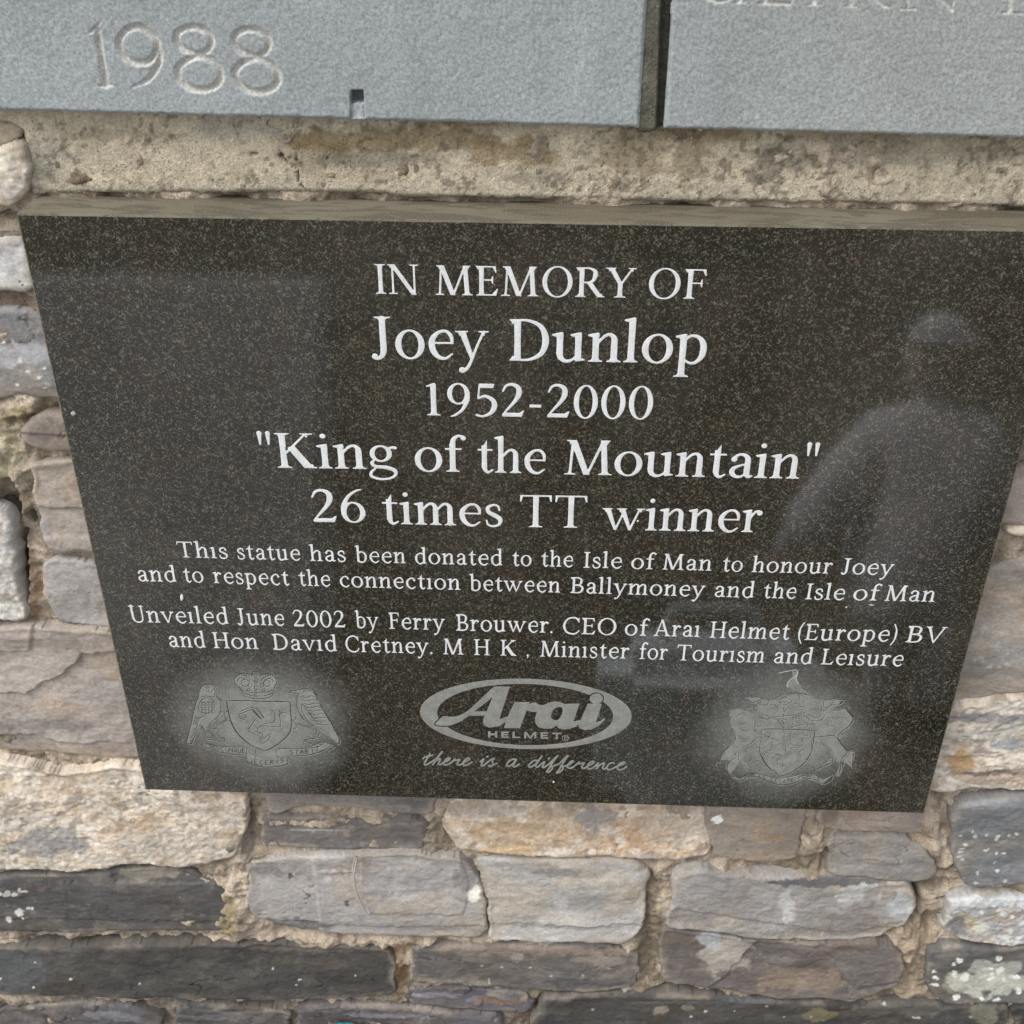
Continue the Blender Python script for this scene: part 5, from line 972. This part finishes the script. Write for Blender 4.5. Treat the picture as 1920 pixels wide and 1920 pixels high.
col = np.array([.61, .53, .395]) * (.82 + .36 * fbm(X * 30, Z * 50, 210, 5))[..., None]
k = (ss(.40, .62, fbm(X * 22, Z * 38, 211, 5)) * ss(345, 255, V + 45 * (fbm(X * 30, Z * 30, 213, 3) - .5)) * ss(450, 620, U) * ss(2100, 1500, U) )[..., None]
col = col * (1 - .75 * k) + np.array([.235, .165, .075]) * .75 * k
col = patches(U, V, col, [(100, 300, 50, 40, (.42, .41, .36), .5), (450, 245, 90, 20, (.40, .38, .33), .6), (740, 262, 210, 26, (.24, .165, .07), .65), (960, 285, 90, 28, (.27, .19, .09), .65), (1180, 285, 80, 40, (.30, .235, .14), .6), (1440, 305, 50, 46, (.20, .18, .145), .7), (1290, 290, 40, 60, (.30, .24, .15), .6),
             (700, 300, 130, 16, (.20, .185, .15), .5), (1000, 335, 70, 14, (.24, .22, .18), .5), (1650, 290, 260, 30, (.30, .28, .215), .5), (1880, 320, 12, 10, (.13, .12, .10), .7), (230, 255, 120, 12, (.30, .25, .17), .5)], 220)
e = (ss(.012, .002, D) * ss(300, 350, V) * .55)[..., None]; col = col * (1 - e) + np.array([.52, .47, .37]) * e
sp = (ss(.57, .66, fbm(X * 330, Z * 330, 230, 3)) * ss(.34, .56, fbm(X * 40, Z * 40, 231, 3)))[..., None]; col = col * (1 - .6 * sp) + np.array([.12, .10, .07]) * .6 * sp
for cr in ([(520, 280, 1.2), (535, 300, 1.8), (556, 318, 1.2), (560, 340, 1.8), (572, 356, 2)], [(455, 287, 1), (520, 292, 1.4), (556, 300, 1)], [(625, 280, 1), (612, 300, 1.5), (610, 322, .8)], [(552, 235, 1.4), (556, 300, 1)]):
    g_ = d_brush(U, V, cr, 4) + (fbm(X * 300, Z * 300, 9, 2) - .5) * 1.5
    k = ss(-.6, .8, g_); Y = Y + k * .002; col = col * (1 - .6 * k[..., None])
co, q, c = sheet(xs, zs, D, Y, back=.056, col=col)
o = mesh_obj('render_band', co, q, M_MORT, wall, c); o['label'] = 'smooth stained beige mortar band between slabs and plaque'
xs, zs, X, Z, U, V, D, Y = zone([(1200, -220), (1290, -220), (1272, 0), (1264, 100), (1258, 238), (1218, 252), (1196, 250), (1192, 236), (1202, 100)], .0215, 300, None, 'joint_mortar', res=.0008, rag=.35, rough=.7)
col = np.array([.175, .17, .13]) * (.50 + .6 * fbm(X * 70, Z * 70, 310, 4))[..., None]
k = ss(.0062, .0052, (X - X.min()) * 0 + np.abs(U - (1214 + (V) * -.05)) * .00031)[..., None]
col = col * (.55 + .45 * ss(1244, 1236, U + V * .035)[..., None])  # right strip of the joint darkened as painted shadow
co, q, c = sheet(xs, zs, D, Y, back=.056, col=col)
o = mesh_obj('joint_mortar', co, q, M_MORT, wall, c); o['label'] = 'mossy dark mortar joint between the two grey slabs, right side painted in shade'
vein([(670, 1606), (664, 1640), (668, 1672), (680, 1700), (688, 1712)], 4.5, M_VEIN, 'lime_vein', .0205)
vein([(667, 1606), (662, 1622), (661, 1636)], 3, M_VEIN, 'lime_vein', .0205)
bp = blob('blue_paint_fleck', 640, 1921, 22, M_BLUE, wall, .28, y0=.0255, hgt=.001, seed=9)

# ------------------------------------------------------------------ what the polished face mirrors: ground and added stand-ins behind the viewer
gm = N('dark_tarmac'); gc = gm.mix(gm.ramp(gm.noise(3, 6), .35, .65), (.085, .080, .060), (.125, .115, .085)); gm.bump(gm.noise(90, 4), .01, .5); M_TAR = gm.out(gc, .85, .3)
bm = bmesh.new(); bmesh.ops.create_grid(bm, x_segments=40, y_segments=40, size=60)
for v in bm.verts: v.co.z = 0
me = bpy.data.meshes.new('ground'); bm.to_mesh(me); bm.free(); me.materials.append(M_TAR)
o = bpy.data.objects.new('ground', me); S.collection.objects.link(o); o['kind'] = 'structure'

# added unseen: wall, child and bag, placed for their pale reflections in the polish
M_WASH = m_plain('whitewash', (.80, .78, .77), .8, 12, .06)
bm = bmesh.new()
pr = [(-1.08, 0), (-1.34, .92), (-1.36, .93), (-1.39, .91), (-1.39, 0)]  # added wall's front slopes to catch more sky for its reflection
va = [[bm.verts.new((x, y, z)) for y, z in pr] for x in (-3.4, -.38)]
for i in range(5): j = (i + 1) % 5; bm.faces.new((va[0][i], va[1][i], va[1][j], va[0][j]))
bm.faces.new(va[0]); bm.faces.new(va[1][::-1]); bmesh.ops.recalc_face_normals(bm, faces=bm.faces)
bmesh.ops.bevel(bm, geom=list(bm.edges), offset=.012, segments=2, affect='EDGES')
me = bpy.data.meshes.new('added_low_wall'); bm.to_mesh(me); bm.free(); me.materials.append(M_WASH)
o = bpy.data.objects.new('added_low_wall', me); S.collection.objects.link(o); o['label'] = 'unseen low white wall added to mirror as a pale shape in the plaque'; o['category'] = 'wall'
M_COAT = m_plain('pale_rain_jacket', (.72, .70, .74), .7, 8, .06); M_SKIN = m_plain('skin', (.72, .60, .54), .5, 8, .05); M_TROU = m_plain('light_trousers', (.74, .73, .77), .8, 8, .06)
M_HAIR = m_plain('fair_hair', (.45, .36, .26), .6, 60, .2); M_EYE = m_plain('eye', (.05, .04, .04), .2, 5, .05); M_BAG = m_plain('blue_grey_canvas', (.74, .78, .82), .8, 30, .1)
def skin(name, verts, edges, radii, mat, parent, sub=2):
    me = bpy.data.meshes.new(name); me.from_pydata(verts, edges, []); o = bpy.data.objects.new(name, me); S.collection.objects.link(o)
    m = o.modifiers.new('skin', 'SKIN'); m.use_smooth_shade = True
    for i, r in enumerate(radii): me.skin_vertices[0].data[i].radius = r if isinstance(r, tuple) else (r, r)
    me.skin_vertices[0].data[0].use_root = True
    o.modifiers.new('subdivision', 'SUBSURF').levels = sub; o.modifiers['subdivision'].render_levels = sub
    me.materials.append(mat); o.parent = parent; return o
kid = empty('person', 'unseen child in pale cape and hat, added to stand for the reflected figure', 'person')  # added figure giving the pale silhouette in the reflection
skin('body', [(0, 0, .40), (0, 0, .50), (0, 0, .585), (0, .005, .635), (0, .01, .665), (-.055, 0, .37), (-.06, .005, .21), (-.062, -.005, .05), (-.064, .06, .03), (.055, 0, .37), (.06, .005, .21), (.062, -.005, .05), (.064, .06, .03),
     (-.105, 0, .585), (-.15, .01, .47), (-.16, .05, .375), (-.162, .065, .335), (.105, 0, .585), (.20, .01, .47), (.275, .05, .375), (.295, .065, .335)],
     [(0, 1), (1, 2), (2, 3), (3, 4), (0, 5), (5, 6), (6, 7), (7, 8), (0, 9), (9, 10), (10, 11), (11, 12), (2, 13), (13, 14), (14, 15), (15, 16), (2, 17), (17, 18), (18, 19), (19, 20)],
     [(.09, .07), (.09, .07), (.08, .06), .04, .038, .06, .045, .033, .028, .06, .045, .033, .028, .042, .033, .025, .022, .042, .033, .025, .022], M_TROU, kid)
skin('jacket', [(.09, 0, .18), (.03, 0, .42), (0, 0, .585), (0, -.005, .645), (-.112, 0, .585), (-.16, .01, .47), (-.17, .045, .385), (.112, 0, .585), (.20, .01, .47), (.27, .03, .36)],
     [(0, 1), (1, 2), (2, 3), (2, 4), (4, 5), (5, 6), (2, 7), (7, 8), (8, 9)], [(.20, .12), (.165, .11), (.115, .09), .036, .056, .046, .036, .060, .066, .060], M_COAT, kid)
def ball(name, c, r, mat, parent, sc=(1, 1, 1), seg=24):
    bm = bmesh.new(); bmesh.ops.create_uvsphere(bm, u_segments=seg, v_segments=seg // 2, radius=r, matrix=Matrix.Translation(c) @ Matrix.Diagonal((*sc, 1)))
    for f in bm.faces: f.smooth = True
    me = bpy.data.meshes.new(name); bm.to_mesh(me); bm.free(); me.materials.append(mat); o = bpy.data.objects.new(name, me); S.collection.objects.link(o); o.parent = parent; return o
hd = ball('head', (.022, .010, .725), .052, M_SKIN, kid, (.95, 1, 1.25))
ball('nose', (.022, .066, .722), .008, M_SKIN, hd, (1, 1, 1.2), 10); ball('mouth', (.022, .060, .700), .011, M_HAIR, hd, (1, .4, .3), 10)
for sx in (-1, 1):
    ball('eye', (.022 + sx * .019, .056, .738), .007, M_EYE, hd, (1, .6, .8), 10); ball('ear', (.022 + sx * .052, .005, .728), .014, M_SKIN, hd, (.4, .7, 1), 10)
    hx, hz = (.135, 0.0) if sx > 0 else (0.0, 0.0)
    for k in range(4):
        skin('finger', [(hx + sx * .163, .07, .335 + hz), (hx + sx * (.150 + .008 * k), .078, .310 + hz - .004 * (k % 2)), (hx + sx * (.148 + .008 * k), .086, .292 + hz)], [(0, 1), (1, 2)], [.008, .006, .005], M_SKIN, kid, 1)
    skin('thumb', [(hx + sx * .160, .07, .345 + hz), (hx + sx * .140, .085, .330 + hz), (hx + sx * .135, .092, .317 + hz)], [(0, 1), (1, 2)], [.009, .007, .006], M_SKIN, kid, 1)
ht_ = ball('hat', (.0, .0, .775), .060, M_COAT, kid, (1.0, 1.0, .70)); ball('brim', (-.005, .0, .768), .072, M_COAT, ht_, (1.1, .95, .22))
kid.location = (.76, -1.62, 0); kid.rotation_euler = (0, 0, math.radians(176)); kid.scale = (.90, 1.0, 1.05)
bag = empty('added_bag', 'unseen blue-grey bag added beside the child for a pale reflection in the plaque', 'bag')  # added shape for the pale patch low in the reflection
bm = bmesh.new(); bmesh.ops.create_cube(bm, size=1, matrix=Matrix.Translation((0, 0, .16)) @ Matrix.Diagonal((.34, .20, .32, 1))); bmesh.ops.bevel(bm, geom=list(bm.edges), offset=.05, segments=4, affect='EDGES')
me = bpy.data.meshes.new('bag_body'); bm.to_mesh(me); bm.free(); me.materials.append(M_BAG); o = bpy.data.objects.new('bag_body', me); S.collection.objects.link(o); o.parent = bag
skin('handle', [(-.08, 0, .30), (-.06, 0, .38), (.06, 0, .38), (.08, 0, .30)], [(0, 1), (1, 2), (2, 3)], [.012, .01, .01, .012], M_BAG, bag, 1)
bag.location = (.30, -1.24, 0); bag.scale = (1.15, .9, 1.0)
bpy.context.view_layer.update()
for o in WALLBOUND: o.matrix_world = WALL @ o.matrix_world
